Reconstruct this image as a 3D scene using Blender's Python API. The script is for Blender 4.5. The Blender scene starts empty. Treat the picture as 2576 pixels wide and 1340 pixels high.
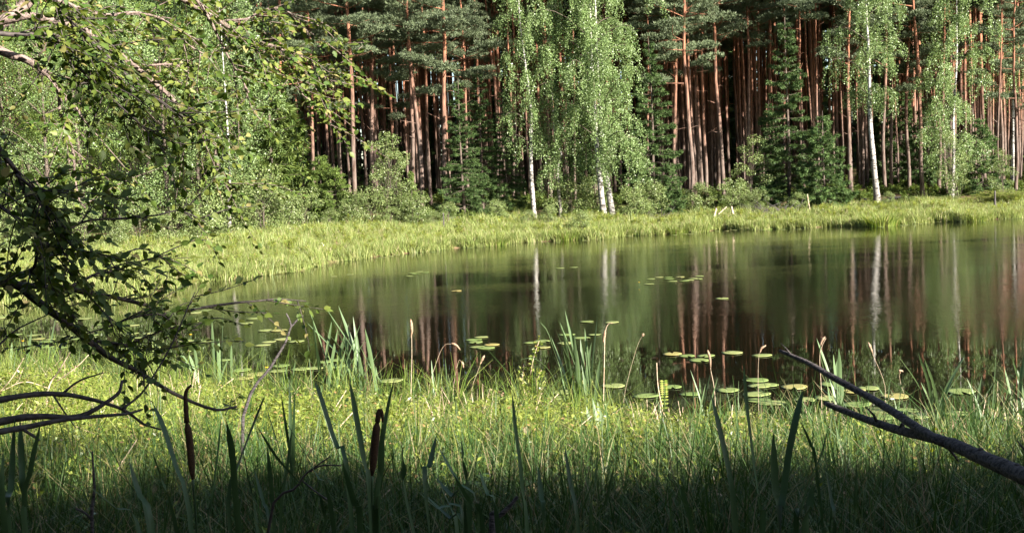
import bpy, math, random
import numpy as np
from mathutils import Vector, Matrix

# ------------------------------------------------------------------ camera, sky, sun, exposure
S = bpy.context.scene
COL = S.collection
PITCH, ROLL = math.radians(4.14), math.radians(2.3)
F, CX, CY = 2762.0, 1288.0, 670.0            # focal length and centre in a 2576 x 1340 frame
CAM = np.array([0.0, 0.0, 2.0])
fw = np.array([0, math.cos(PITCH), -math.sin(PITCH)])
r0 = np.array([1.0, 0, 0]); u0 = np.array([0, math.sin(PITCH), math.cos(PITCH)])
RV = math.cos(ROLL)*r0 - math.sin(ROLL)*u0
UV = math.sin(ROLL)*r0 + math.cos(ROLL)*u0
cam = bpy.data.objects.new('camera', bpy.data.cameras.new('camera'))
COL.objects.link(cam)
M = Matrix.Identity(4)
for i in range(3):
    M[i][0], M[i][1], M[i][2], M[i][3] = RV[i], UV[i], -fw[i], CAM[i]
cam.matrix_world = M
cam.data.sensor_width = 36.0
cam.data.lens = 36.0*F/2576.0
cam.data.clip_start = 0.05
cam.data.clip_end = 2000
S.camera = cam

SUN_EL, SUN_AZ = math.radians(25), math.radians(132)     # azimuth clockwise from +Y: behind the camera, to the right
sv = Vector((math.sin(SUN_AZ)*math.cos(SUN_EL), math.cos(SUN_AZ)*math.cos(SUN_EL), math.sin(SUN_EL)))
W = bpy.data.worlds.new('World'); S.world = W; W.use_nodes = True
wn = W.node_tree.nodes; wl = W.node_tree.links
sky = wn.new('ShaderNodeTexSky'); sky.sky_type = 'NISHITA'; sky.sun_disc = False
sky.sun_elevation = SUN_EL; sky.sun_rotation = SUN_AZ
wl.new(sky.outputs[0], wn['Background'].inputs[0]); wn['Background'].inputs[1].default_value = 0.05
sd = bpy.data.lights.new('sun', 'SUN'); sd.energy = 5.0; sd.angle = math.radians(0.5); sd.color = (1.0, 0.93, 0.82)
sun = bpy.data.objects.new('sun', sd); COL.objects.link(sun)
sun.rotation_euler = sv.to_track_quat('Z', 'Y').to_euler(); sun.location = (20, -20, 30)
S.view_settings.view_transform = 'Standard'; S.view_settings.look = 'None'
S.view_settings.exposure = 2.2; S.view_settings.gamma = 1.0; S.view_settings.use_curve_mapping = False
S.render.engine = 'CYCLES'
S.cycles.max_bounces = 6; S.cycles.diffuse_bounces = 3; S.cycles.glossy_bounces = 3; S.cycles.transmission_bounces = 4
S.cycles.sample_clamp_indirect = 6

def ray(px, py):
    return RV*((px-CX)/F) + UV*((CY-py)/F) + fw
def at(px, py, D):
    d = ray(px, py); return CAM + d*(D/d[1])
def onz(px, py, z=0.0):
    d = ray(px, py); return CAM + d*((z-CAM[2])/d[2])
def project(P):
    v = P-CAM; dz = v@fw
    return CX + F*(v@RV)/dz, CY - F*(v@UV)/dz, dz

# ------------------------------------------------------------------ helpers
rng = np.random.default_rng(7); random.seed(7)
def unit(v):
    return v/np.maximum(np.linalg.norm(v, axis=-1, keepdims=True), 1e-9)

class MB:
    """collects vertices and faces, links them as one mesh object"""
    def __init__(s): s.V = []; s.Q = []; s.T = []; s.n = 0; s.mq = []; s.mt = []
    def add(s, V, Q=None, T=None, m=0):
        V = np.asarray(V, float).reshape(-1, 3); s.V.append(V)
        if Q is not None and len(Q): s.Q.append(np.asarray(Q, int)+s.n); s.mq.append(np.full(len(Q), m))
        if T is not None and len(T): s.T.append(np.asarray(T, int)+s.n); s.mt.append(np.full(len(T), m))
        s.n += len(V)
    def mesh(s, name, mats, smooth=False):
        me = bpy.data.meshes.new(name)
        V = np.concatenate(s.V) if s.V else np.zeros((0, 3))
        Q = np.concatenate(s.Q) if s.Q else np.zeros((0, 4), int)
        T = np.concatenate(s.T) if s.T else np.zeros((0, 3), int)
        me.vertices.add(len(V)); me.vertices.foreach_set('co', V.astype(np.float32).ravel())
        loops = np.concatenate([Q.ravel(), T.ravel()]).astype(np.int32)
        me.loops.add(len(loops)); me.loops.foreach_set('vertex_index', loops)
        starts = np.concatenate([np.arange(len(Q))*4, len(Q)*4+np.arange(len(T))*3]).astype(np.int32)
        me.polygons.add(len(starts)); me.polygons.foreach_set('loop_start', starts)
        for m in (mats if isinstance(mats, (list, tuple)) else [mats]): me.materials.append(m)
        mi = np.concatenate((s.mq+s.mt) or [np.zeros(0)]).astype(np.int32)
        if mi.any(): me.polygons.foreach_set('material_index', mi)
        if smooth: me.polygons.foreach_set('use_smooth', np.ones(len(starts), bool))
        me.update(calc_edges=True); me.validate()
        return me
    def build(s, name, mats, parent=None, smooth=False):
        return link(name, s.mesh(name, mats, smooth), parent)

def link(name, me, parent=None):
    o = bpy.data.objects.new(name, me); COL.objects.link(o)
    if parent is not None: o.parent = parent
    return o
def tag(o, label=None, cat=None, group=None, kind=None):
    if label: o['label'] = label
    if cat: o['category'] = cat
    if group: o['group'] = group
    if kind: o['kind'] = kind
    return o
def thing(name, label, cat, loc=(0, 0, 0), rz=0, group=None):
    o = bpy.data.objects.new(name, None); COL.objects.link(o)
    o.location = loc; o.rotation_euler = (0, 0, rz); o.empty_display_size = 0.1
    return tag(o, label, cat, group)

def smooth_path(P, n):
    """Catmull-Rom through the points"""
    P = np.asarray(P, float)
    if len(P) < 3:
        t = np.linspace(0, 1, n)[:, None]; return P[0]*(1-t)+P[-1]*t
    E = np.vstack([2*P[0]-P[1], P, 2*P[-1]-P[-2]])
    u = np.linspace(0, len(P)-1-1e-6, n); i = u.astype(int); t = (u-i)[:, None]
    a, b, c, d = E[i], E[i+1], E[i+2], E[i+3]
    return .5*((2*b)+(-a+c)*t+(2*a-5*b+4*c-d)*t*t+(-a+3*b-3*c+d)*t**3)
def tube(mb, P, R, sides=6, m=0, cap=True, lump=0.0, rg=None):
    P = np.asarray(P, float); n = len(P); R = np.broadcast_to(np.asarray(R, float), (n,))
    Tn = unit(np.gradient(P, axis=0))
    ref = np.array([0, 0, 1.0]) if abs(Tn[:, 2]).mean() < .8 else np.array([0, 1.0, 0])
    A = unit(np.cross(Tn, ref)); B = np.cross(Tn, A)
    th = np.arange(sides)*2*math.pi/sides
    rr = R[:, None]*np.ones(sides)
    if lump: rr = rr*(1+lump*(rg or rng).standard_normal((n, sides)))
    V = P[:, None]+rr[..., None]*(A[:, None]*np.cos(th)[None, :, None]+B[:, None]*np.sin(th)[None, :, None])
    i = np.arange(n-1)[:, None]*sides; j = np.arange(sides)[None]; k = (j+1) % sides
    Q = np.stack([i+j, i+k, i+sides+k, i+sides+j], -1).reshape(-1, 4)
    V = V.reshape(-1, 3); T = None
    if cap:
        V = np.vstack([V, P[-1], P[0]]); e = n*sides; b = (n-1)*sides
        T = [(b+q, b+(q+1) % sides, e) for q in range(sides)]+[((q+1) % sides, q, e+1) for q in range(sides)]
    mb.add(V, Q, T, m)
def cards(mb, c, d, nrm, L, Wd, m=0, fold=.15):
    """one leaf-shaped rhombus per point"""
    N = len(c); d = unit(d); s = unit(np.cross(d, nrm)); nn = np.cross(s, d)
    L = np.broadcast_to(L, (N,))[:, None]; Wd = np.broadcast_to(Wd, (N,))[:, None]
    V = np.stack([c, c+d*L*.45+s*Wd*.5+nn*Wd*fold, c+d*L, c+d*L*.45-s*Wd*.5+nn*Wd*fold], 1)
    mb.add(V.reshape(-1, 3), np.arange(N*4).reshape(N, 4), m=m)
def blades(mb, base, az, h, bend, w, segs=3, m=0, rg=None):
    """tapered curved ribbons"""
    rg = rg or rng; N = len(base)
    t = np.linspace(0, 1, segs+1)[None, :, None]
    hd = np.stack([np.cos(az), np.sin(az), 0*az], -1)[:, None]
    h = np.broadcast_to(h, (N,))[:, None, None]; bend = np.broadcast_to(bend, (N,))[:, None, None]; w = np.broadcast_to(w, (N,))[:, None, None]
    P = base[:, None]+hd*bend*h*t**2+np.array([0, 0, 1.0])*h*t*(1-.35*np.abs(bend)*t**2)
    tw = az+math.pi/2+rg.uniform(-.9, .9, N)
    sd_ = np.stack([np.cos(tw), np.sin(tw), 0*tw], -1)[:, None]
    ww = w*(1-t**2.2)*.5+.0006
    V = np.stack([P-sd_*ww, P+sd_*ww], 2).reshape(-1, 3)
    k = (np.arange(N)[:, None]*(segs+1)+np.arange(segs)[None])*2
    mb.add(V, np.stack([k, k+1, k+3, k+2], -1).reshape(-1, 4), m=m)
def rand_dirs(rg, n):
    return unit(rg.standard_normal((n, 3)))

# ------------------------------------------------------------------ materials
def mat(name):
    m = bpy.data.materials.new(name); m.use_nodes = True
    return m, m.node_tree.nodes, m.node_tree.links, m.node_tree.nodes['Principled BSDF']
def rgba(c): return (c[0], c[1], c[2], 1)
def foliage(name, c1, c2, c3=None, trans=.3, rough=.5, spec=.35, tint=None, nscale=.8):
    m, N, L, P = mat(name)
    g = N.new('ShaderNodeNewGeometry'); r = N.new('ShaderNodeValToRGB')
    e = r.color_ramp.elements; e[0].color = rgba(c1); e[1].color = rgba(c2); e[0].position = .1; e[1].position = .9
    if c3: x = e.new(.97); x.color = rgba(c3)
    L.new(g.outputs['Random Per Island'], r.inputs[0])
    tc = N.new('ShaderNodeTexCoord'); nz = N.new('ShaderNodeTexNoise'); nz.inputs['Scale'].default_value = nscale; nz.inputs['Detail'].default_value = 2
    L.new(tc.outputs['Object'], nz.inputs['Vector'])
    oi = N.new('ShaderNodeObjectInfo')
    ad = N.new('ShaderNodeMath'); ad.operation = 'MULTIPLY_ADD'; L.new(oi.outputs['Random'], ad.inputs[0]); ad.inputs[1].default_value = .35; L.new(nz.outputs[0], ad.inputs[2])
    mr = N.new('ShaderNodeMapRange'); L.new(ad.outputs[0], mr.inputs[0]); mr.inputs[1].default_value = .3; mr.inputs[2].default_value = 1.05; mr.inputs[3].default_value = .72; mr.inputs[4].default_value = 1.32
    hs = N.new('ShaderNodeHueSaturation'); L.new(r.outputs[0], hs.inputs['Color']); L.new(mr.outputs[0], hs.inputs['Value'])
    L.new(hs.outputs[0], P.inputs['Base Color'])
    P.inputs['Roughness'].default_value = rough; P.inputs['Specular IOR Level'].default_value = spec
    if trans:
        t = N.new('ShaderNodeBsdfTranslucent'); hs2 = N.new('ShaderNodeHueSaturation'); L.new(hs.outputs[0], hs2.inputs['Color'])
        hs2.inputs['Hue'].default_value = .485; hs2.inputs['Saturation'].default_value = 1.15; hs2.inputs['Value'].default_value = 1.2
        L.new(hs2.outputs[0], t.inputs[0])
        mx = N.new('ShaderNodeMixShader'); mx.inputs[0].default_value = trans
        L.new(P.outputs[0], mx.inputs[1]); L.new(t.outputs[0], mx.inputs[2]); L.new(mx.outputs[0], N['Material Output'].inputs[0])
    return m
def bark(name, low, high, z0, z1, dark, scale=(14, 14, 2.2), bump=.5, rough=.85, th=(.36, .56)):
    m, N, L, P = mat(name)
    tc = N.new('ShaderNodeTexCoord'); mp = N.new('ShaderNodeMapping'); mp.inputs['Scale'].default_value = scale
    oi = N.new('ShaderNodeObjectInfo'); av = N.new('ShaderNodeVectorMath'); av.operation = 'ADD'
    sc = N.new('ShaderNodeVectorMath'); sc.operation = 'SCALE'; sc.inputs[0].default_value = (31, 17, 23); L.new(oi.outputs['Random'], sc.inputs['Scale'])
    L.new(tc.outputs['Object'], av.inputs[0]); L.new(sc.outputs[0], av.inputs[1]); L.new(av.outputs[0], mp.inputs[0])
    nz = N.new('ShaderNodeTexNoise'); nz.inputs['Scale'].default_value = 1; nz.inputs['Detail'].default_value = 5; nz.inputs['Roughness'].default_value = .7; L.new(mp.outputs[0], nz.inputs[0])
    sp = N.new('ShaderNodeSeparateXYZ'); L.new(tc.outputs['Object'], sp.inputs[0])
    ma = N.new('ShaderNodeMath'); ma.operation = 'MULTIPLY_ADD'; L.new(nz.outputs[0], ma.inputs[0]); ma.inputs[1].default_value = 2.0; L.new(sp.outputs[2], ma.inputs[2])
    mo = N.new('ShaderNodeMath'); mo.operation = 'MULTIPLY_ADD'; L.new(oi.outputs['Random'], mo.inputs[0]); mo.inputs[1].default_value = -(z1-z0)*.6; L.new(ma.outputs[0], mo.inputs[2])
    mr = N.new('ShaderNodeMapRange'); L.new(mo.outputs[0], mr.inputs[0]); mr.inputs[1].default_value = z0; mr.inputs[2].default_value = z1
    mx = N.new('ShaderNodeMix'); mx.data_type = 'RGBA'; L.new(mr.outputs[0], mx.inputs[0]); mx.inputs[6].default_value = rgba(low); mx.inputs[7].default_value = rgba(high)
    rp = N.new('ShaderNodeMapRange'); L.new(nz.outputs[0], rp.inputs[0]); rp.inputs[1].default_value = th[0]; rp.inputs[2].default_value = th[1]
    m2 = N.new('ShaderNodeMix'); m2.data_type = 'RGBA'; L.new(rp.outputs[0], m2.inputs[0]); m2.inputs[6].default_value = rgba(dark); L.new(mx.outputs[2], m2.inputs[7])
    L.new(m2.outputs[2], P.inputs['Base Color']); P.inputs['Roughness'].default_value = rough; P.inputs['Specular IOR Level'].default_value = .2
    b = N.new('ShaderNodeBump'); b.inputs['Strength'].default_value = bump; b.inputs['Distance'].default_value = .02; L.new(nz.outputs[0], b.inputs['Height']); L.new(b.outputs[0], P.inputs['Normal'])
    return m
def plain(name, c1, c2, scale=20, rough=.7, spec=.3):
    m, N, L, P = mat(name)
    tc = N.new('ShaderNodeTexCoord'); nz = N.new('ShaderNodeTexNoise'); nz.inputs['Scale'].default_value = scale; nz.inputs['Detail'].default_value = 4
    L.new(tc.outputs['Object'], nz.inputs[0]); r = N.new('ShaderNodeValToRGB'); r.color_ramp.elements[0].color = rgba(c1); r.color_ramp.elements[1].color = rgba(c2)
    r.color_ramp.elements[0].position = .35; r.color_ramp.elements[1].position = .65
    L.new(nz.outputs[0], r.inputs[0]); L.new(r.outputs[0], P.inputs['Base Color']); P.inputs['Roughness'].default_value = rough; P.inputs['Specular IOR Level'].default_value = spec
    return m

m_pine = foliage('pine_needles', (.062, .088, .044), (.125, .155, .082), trans=.12, rough=.55, spec=.3)
m_spruce = foliage('spruce_needles', (.034, .075, .022), (.105, .160, .050), trans=.15, rough=.55, spec=.3)
m_yspruce = foliage('young_conifer_needles', (.07, .12, .025), (.15, .20, .05), trans=.25, rough=.55)
m_birch = foliage('birch_leaves', (.105, .168, .052), (.190, .258, .102), trans=.3, rough=.42, spec=.5)
m_decid = foliage('thicket_leaves', (.085, .148, .028), (.195, .252, .064), trans=.3, rough=.5, spec=.3)
m_bush = foliage('bush_leaves', (.095, .150, .040), (.215, .255, .100), trans=.3, rough=.45, spec=.45)
m_alder = foliage('alder_leaves', (.050, .095, .016), (.150, .180, .036), (.24, .21, .08), trans=.32, rough=.5, spec=.3, nscale=3)
m_shade = foliage('shore_tree_leaves', (.030, .060, .018), (.070, .100, .030), trans=.1)
m_grass = foliage('bank_grass_blades', (.150, .210, .052), (.300, .330, .115), (.40, .34, .19), trans=.35, rough=.5, spec=.3, nscale=.5)
m_ngrass = foliage('near_grass_blades', (.095, .160, .022), (.240, .285, .070), (.33, .26, .14), trans=.35, rough=.5, spec=.35, nscale=.9)
m_sedge = foliage('shade_toned_sedge', (.030, .070, .016), (.075, .125, .030), (.22, .17, .09), trans=.25, rough=.5, spec=.3, nscale=.9)  # dark green sedge whose tone also deepens the foreground shade
m_herb = foliage('marsh_herb_leaves', (.13, .190, .024), (.310, .335, .080), (.30, .20, .08), trans=.35, rough=.33, spec=.6, nscale=.9)
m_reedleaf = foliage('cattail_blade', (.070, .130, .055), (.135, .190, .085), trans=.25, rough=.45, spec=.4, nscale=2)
m_shaded_cattail = foliage('shaded_cattail_blade', (.032, .072, .028), (.068, .118, .044), trans=.2, rough=.45, spec=.35, nscale=2)  # cattail blades again, with the foreground shade put into a darker green
m_forb = foliage('forest_floor_plants', (.06, .10, .02), (.13, .17, .04), trans=.3)
m_pinebark = bark('pine_bark', (.15, .115, .098), (.31, .135, .078), 2.4, 7.0, (.06, .036, .026), th=(.38, .58))
m_birchbark = bark('birch_bark', (.22, .20, .185), (.40, .38, .35), .3, 3.2, (.045, .04, .035), scale=(4, 4, 11), bump=.3, rough=.65, th=(.42, .50))
m_sprucebark = bark('spruce_bark', (.10, .08, .065), (.13, .10, .08), 1, 6, (.04, .03, .025))
m_alderbark = bark('alder_bark', (.12, .095, .08), (.24, .18, .155), 1.9, 3.0, (.05, .038, .034), scale=(60, 60, 60), bump=.6)
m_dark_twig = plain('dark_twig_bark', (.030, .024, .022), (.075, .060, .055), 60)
m_dead = bark('weathered_wood', (.10, .088, .088), (.14, .12, .118), 0, 2, (.028, .024, .025), scale=(9, 85, 85), bump=1.0)
m_straw = plain('dead_straw', (.34, .24, .16), (.55, .44, .33), 30)
m_seed = plain('brown_seed_head', (.17, .105, .065), (.34, .235, .16), 90)
m_spike = plain('cattail_spike_brown', (.040, .022, .012), (.085, .045, .022), 250, rough=.95)
m_flower = plain('yellow_petals', (.65, .42, .02), (.75, .5, .03), 40)
m_white = plain('white_petals', (.6, .62, .55), (.75, .75, .7), 40)

def pad_mat():
    m, N, L, P = mat('lily_pad_skin')
    oi = N.new('ShaderNodeObjectInfo'); r = N.new('ShaderNodeValToRGB'); e = r.color_ramp.elements
    e[0].color = rgba((.13, .19, .05)); e[1].color = rgba((.24, .26, .09)); x = e.new(.93); x.color = rgba((.25, .27, .10)); y = e.new(.99); y.color = rgba((.30, .24, .08))
    e[1].position = .85
    L.new(oi.outputs['Random'], r.inputs[0])
    tc = N.new('ShaderNodeTexCoord'); nz = N.new('ShaderNodeTexNoise'); nz.inputs['Scale'].default_value = 18; L.new(tc.outputs['Object'], nz.inputs[0])
    hs = N.new('ShaderNodeHueSaturation'); L.new(r.outputs[0], hs.inputs['Color']); mr = N.new('ShaderNodeMapRange'); L.new(nz.outputs[0], mr.inputs[0]); mr.inputs[3].default_value = .75; mr.inputs[4].default_value = 1.25; L.new(mr.outputs[0], hs.inputs['Value'])
    L.new(hs.outputs[0], P.inputs['Base Color']); P.inputs['Roughness'].default_value = .35; P.inputs['Specular IOR Level'].default_value = .4
    return m
m_pad = pad_mat()

def ground_mat():
    m, N, L, P = mat('soil_and_moss')
    tc = N.new('ShaderNodeTexCoord')
    def noise(s, d=5):
        n = N.new('ShaderNodeTexNoise'); n.inputs['Scale'].default_value = s; n.inputs['Detail'].default_value = d; L.new(tc.outputs['Object'], n.inputs[0]); return n
    a, b = noise(.35), noise(6)
    r = N.new('ShaderNodeValToRGB'); e = r.color_ramp.elements
    e[0].color = rgba((.075, .105, .022)); e[0].position = .40; e[1].color = rgba((.14, .095, .055)); e[1].position = .56
    x = e.new(.5); x.color = rgba((.10, .10, .035))
    L.new(a.outputs[0], r.inputs[0])
    hs = N.new('ShaderNodeHueSaturation'); L.new(r.outputs[0], hs.inputs['Color']); mr = N.new('ShaderNodeMapRange'); L.new(b.outputs[0], mr.inputs[0]); mr.inputs[1].default_value = .3; mr.inputs[2].default_value = .7; mr.inputs[3].default_value = .5; mr.inputs[4].default_value = 1.4; L.new(mr.outputs[0], hs.inputs['Value'])
    L.new(hs.outputs[0], P.inputs['Base Color']); P.inputs['Roughness'].default_value = .95; P.inputs['Specular IOR Level'].default_value = .1
    bp = N.new('ShaderNodeBump'); bp.inputs['Strength'].default_value = .8; bp.inputs['Distance'].default_value = .05; L.new(b.outputs[0], bp.inputs['Height']); L.new(bp.outputs[0], P.inputs['Normal'])
    return m
m_ground = ground_mat()
def water_mat():
    m, N, L, P = mat('pond_water')
    P.inputs['Base Color'].default_value = (.006, .0058, .003, 1); P.inputs['IOR'].default_value = 1.333
    tc = N.new('ShaderNodeTexCoord'); sp = N.new('ShaderNodeSeparateXYZ'); L.new(tc.outputs['Object'], sp.inputs[0])
    # the near strip lies in the lee of the shore and is calm, the open pond is rippled
    c = N.new('ShaderNodeMath'); c.operation = 'MULTIPLY_ADD'; L.new(sp.outputs[0], c.inputs[0]); c.inputs[1].default_value = .18; L.new(sp.outputs[1], c.inputs[2])
    w = N.new('ShaderNodeTexNoise'); w.inputs['Scale'].default_value = .35; L.new(tc.outputs['Object'], w.inputs[0])
    l1 = N.new('ShaderNodeMath'); l1.operation = 'MULTIPLY_ADD'; L.new(sp.outputs[0], l1.inputs[0]); l1.inputs[1].default_value = 1.9; l1.inputs[2].default_value = 7.0
    l2 = N.new('ShaderNodeMath'); l2.operation = 'MINIMUM'; L.new(l1.outputs[0], l2.inputs[0]); l2.inputs[1].default_value = 0.0
    l3 = N.new('ShaderNodeMath'); l3.operation = 'ADD'; L.new(c.outputs[0], l3.inputs[0]); L.new(l2.outputs[0], l3.inputs[1]); c = l3
    c2 = N.new('ShaderNodeMath'); c2.operation = 'MULTIPLY_ADD'; L.new(w.outputs[0], c2.inputs[0]); c2.inputs[1].default_value = 2.5; L.new(c.outputs[0], c2.inputs[2])
    mr = N.new('ShaderNodeMapRange'); L.new(c2.outputs[0], mr.inputs[0]); mr.inputs[1].default_value = 14.6; mr.inputs[2].default_value = 16.8; mr.inputs[3].default_value = .05; mr.inputs[4].default_value = 1.0
    mp = N.new('ShaderNodeMapping'); mp.inputs['Scale'].default_value = (1, 1.5, 1); L.new(tc.outputs['Object'], mp.inputs[0])
    pt = N.new('ShaderNodeTexNoise'); pt.inputs['Scale'].default_value = .22; pt.inputs['Detail'].default_value = 3; pm = N.new('ShaderNodeMapping'); pm.inputs['Scale'].default_value = (.5, 1.6, 1); L.new(tc.outputs['Object'], pm.inputs[0]); L.new(pm.outputs[0], pt.inputs[0])
    pr_ = N.new('ShaderNodeMapRange'); L.new(pt.outputs[0], pr_.inputs[0]); pr_.inputs[1].default_value = .38; pr_.inputs[2].default_value = .62; pr_.inputs[3].default_value = .3; pr_.inputs[4].default_value = 1.05
    pk = N.new('ShaderNodeMath'); pk.operation = 'MULTIPLY'; L.new(mr.outputs[0], pk.inputs[0]); L.new(pr_.outputs[0], pk.inputs[1])
    n1 = N.new('ShaderNodeTexNoise'); n1.inputs['Scale'].default_value = 5.5; n1.inputs['Detail'].default_value = 3; L.new(mp.outputs[0], n1.inputs[0])
    n2 = N.new('ShaderNodeTexNoise'); n2.inputs['Scale'].default_value = 17; n2.inputs['Detail'].default_value = 2; L.new(mp.outputs[0], n2.inputs[0])
    ad = N.new('ShaderNodeMath'); ad.operation = 'MULTIPLY_ADD'; L.new(n2.outputs[0], ad.inputs[0]); ad.inputs[1].default_value = .3; L.new(n1.outputs[0], ad.inputs[2])
    ht = N.new('ShaderNodeMath'); ht.operation = 'MULTIPLY'; L.new(ad.outputs[0], ht.inputs[0]); L.new(pk.outputs[0], ht.inputs[1])
    b = N.new('ShaderNodeBump'); b.inputs['Strength'].default_value = 1; b.inputs['Distance'].default_value = .0042; L.new(ht.outputs[0], b.inputs['Height']); L.new(b.outputs[0], P.inputs['Normal'])
    rr = N.new('ShaderNodeMapRange'); L.new(mr.outputs[0], rr.inputs[0]); rr.inputs[3].default_value = .01; rr.inputs[4].default_value = .03; L.new(rr.outputs[0], P.inputs['Roughness'])
    return m
m_water = water_mat()

# ------------------------------------------------------------------ terrain and water
shore_px = [(2900, 530), (2576, 548), (2200, 568), (1800, 580), (1500, 600), (1250, 615), (1000, 640), (850, 655), (720, 690), (500, 710), (340, 745), (100, 760), (0, 770), (-400, 800)]
SH = np.array(sorted([tuple(onz(a, b)[:2]) for a, b in shore_px]))
def yfar(x):
    x = np.asarray(x, float)
    return np.interp(x, SH[:, 0], SH[:, 1])+.35*np.sin(x*1.7)+.25*np.sin(x*3.1+1)
NX = [-40, -8, -4, -2.5, -1, 0, 2, 4, 6, 40]; NY = [14, 12.6, 11.2, 10.0, 9.2, 8.9, 7.7, 7.25, 7.1, 6]
def ynear(x):
    x = np.asarray(x, float)
    return np.interp(x, NX, NY)+.12*np.sin(x*4.3)+.1*np.sin(x*9.1+2)
def lump(x, y):
    return .5*np.sin(x*1.3+y*.7)*np.sin(y*1.1-x*.4)+.3*np.sin(x*3.1+1.7*y)*np.sin(2.3*y-x)
def height(x, y):
    x = np.asarray(x, float); y = np.asarray(y, float)
    df = y-yfar(x); dn = ynear(x)-y
    lf = np.clip((x+14)/10, 0.35, 1)
    hf = (.10+.075*np.clip(df, 0, 8)*lf+.04*np.clip(df-8, 0, 60)+.02*np.clip(df-68, 0, 400))+.06*lump(x, y)*np.clip(df/4, 0, 1)
    hn = .03+.075*np.clip(dn, 0, 3.5)+.02*np.clip(dn-3.5, 0, 300)+.05*lump(x*2, y*2)*np.clip(dn/1.5, 0, 1)
    wet = np.minimum(-df, -dn)
    hw = -.7*np.clip(wet/1.5, 0, 1)
    return np.where(df > 0, np.where(df < .4, df/.4*hf, hf), np.where(dn > 0, np.where(dn < .4, dn/.4*hn, hn), hw))
xs = np.concatenate([np.linspace(-400, -60, 14), np.linspace(-55, -12, 36), np.linspace(-11.8, 12, 90), np.linspace(12.4, 60, 60), np.linspace(65, 400, 14)])
ys = np.concatenate([np.linspace(-300, -20, 12), np.linspace(-18, 3, 22), np.linspace(3.2, 14, 70), np.linspace(14.5, 20, 12), np.linspace(20.3, 62, 100), np.linspace(63, 140, 60), np.linspace(150, 600, 18)])
GX, GY = np.meshgrid(xs, ys)
mb = MB(); nx_, ny_ = len(xs), len(ys)
i_ = (np.arange(ny_-1)[:, None]*nx_+np.arange(nx_-1)[None])
mb.add(np.stack([GX, GY, height(GX, GY)], -1).reshape(-1, 3), np.stack([i_, i_+1, i_+nx_+1, i_+nx_], -1).reshape(-1, 4))
tag(mb.build('ground', m_ground, smooth=True), kind='structure')
mb = MB(); mb.add([(-120, -2+5, 0), (140, 3, 0), (140, 90, 0), (-120, 90, 0)], [(0, 1, 2, 3)])
tag(mb.build('water', m_water), kind='structure')
def H(x, y): return float(height(x, y))

# ------------------------------------------------------------------ tree builders (meshes)
def pine_trunk(seed, Ht, R, stubs=8, z0=3.0):
    rg = np.random.default_rng(seed); mb = MB(); n = 22
    z = np.linspace(-.3, Ht, n); ph = rg.uniform(0, 6, 4)
    a = rg.uniform(.03, .10)
    P = np.stack([a*np.sin(z*.45+ph[0])*np.clip(z, 0, 3)/2+.02*np.sin(z*1.9+ph[2]), a*np.sin(z*.4+ph[1])*np.clip(z, 0, 3)/2, z], -1)
    P[:, :2] -= P[1, :2]
    rad = R*(1-.78*np.clip(z/Ht, 0, 1)**1.1)*(1+.35*np.exp(-np.clip(z+.1, 0, 9)/.25))
    tube(mb, P, rad, 9, lump=.03, rg=rg)
    for k in range(stubs):                                   # broken dead branch stubs
        zz = rg.uniform(z0, Ht*.62); i = np.interp(zz, z, np.arange(n)); p = np.array([np.interp(zz, z, P[:, q]) for q in range(3)])
        d = rand_dirs(rg, 1)[0]; d[2] = abs(d[2])*.4+.05; d = unit(d); L = rg.uniform(.25, 1.1)
        tube(mb, [p, p+d*L*.6, p+d*L+np.array([0, 0, rg.uniform(-.15, .1)])], [.018, .012, .004], 3)
    return mb, P, z, rad
def pine_meshes(seed, Ht, R, zs, n_limb, spread, stubs=8, dens=1.0):
    rg = np.random.default_rng(seed+50)
    mb, P, z, rad = pine_trunk(seed, Ht, R, stubs)
    nd = MB(); C, D_, NN, LL = [], [], [], []
    for k in range(n_limb):
        f = (k+.5)/n_limb; zz = zs+(Ht-.4-zs)*f**.9+rg.uniform(-.3, .3)
        p = np.array([np.interp(zz, z, P[:, q]) for q in range(3)])
        az = k*2.4+rg.uniform(-.6, .6)
        prof = spread*(1-.62*f)*(.55+.45*min(1, f*4+.35))*rg.uniform(.6, 1.15)
        rise = rg.uniform(-.05, .28)+.5*f
        hd = np.array([math.cos(az), math.sin(az), 0])
        q1 = p+hd*prof*.5+np.array([0, 0, prof*.5*rise*.6]); q2 = p+hd*prof+np.array([0, 0, prof*rise])
        side = np.cross(hd, [0, 0, 1.0]); q1 = q1+side*rg.uniform(-.15, .15)*prof
        B = smooth_path([p, q1, q2], 6); tube(mb, B, np.linspace(.026, .007, 6)*(.5+.25*prof), 4)
        nc = int(4+prof*2.8)
        for c in range(nc):
            t = rg.uniform(.38, 1.02) if c else 1.0
            ctr = np.array([np.interp(t*5, np.arange(6), B[:, q]) for q in range(3)])+side*rg.uniform(-.42, .42)*prof*t*.6+np.array([0, 0, rg.uniform(.0, .18)])
            r = rg.uniform(.28, .56)*(.75+.25*prof/2)
            nt = int(26*dens*(r/.38)**2)
            u = rand_dirs(rg, nt); u[:, 2] = np.abs(u[:, 2])*1.0-.25
            ct = ctr+u*np.array([r, r, r*.42])*rg.uniform(.55, 1, (nt, 1))
            nn = 6
            dd = unit(np.repeat(u, nn, 0)*.55+rg.standard_normal((nt*nn, 3))*.55+np.array([0, 0, .42]))
            C.append(np.repeat(ct, nn, 0)); D_.append(dd)
    C = np.concatenate(C); D_ = np.concatenate(D_); N = len(C)
    cards(nd, C, D_, rand_dirs(rg, N), rg.uniform(.10, .17, N), .026, fold=0)
    return mb.mesh('trunk', m_pinebark, True), nd.mesh('crown', m_pine)
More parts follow.
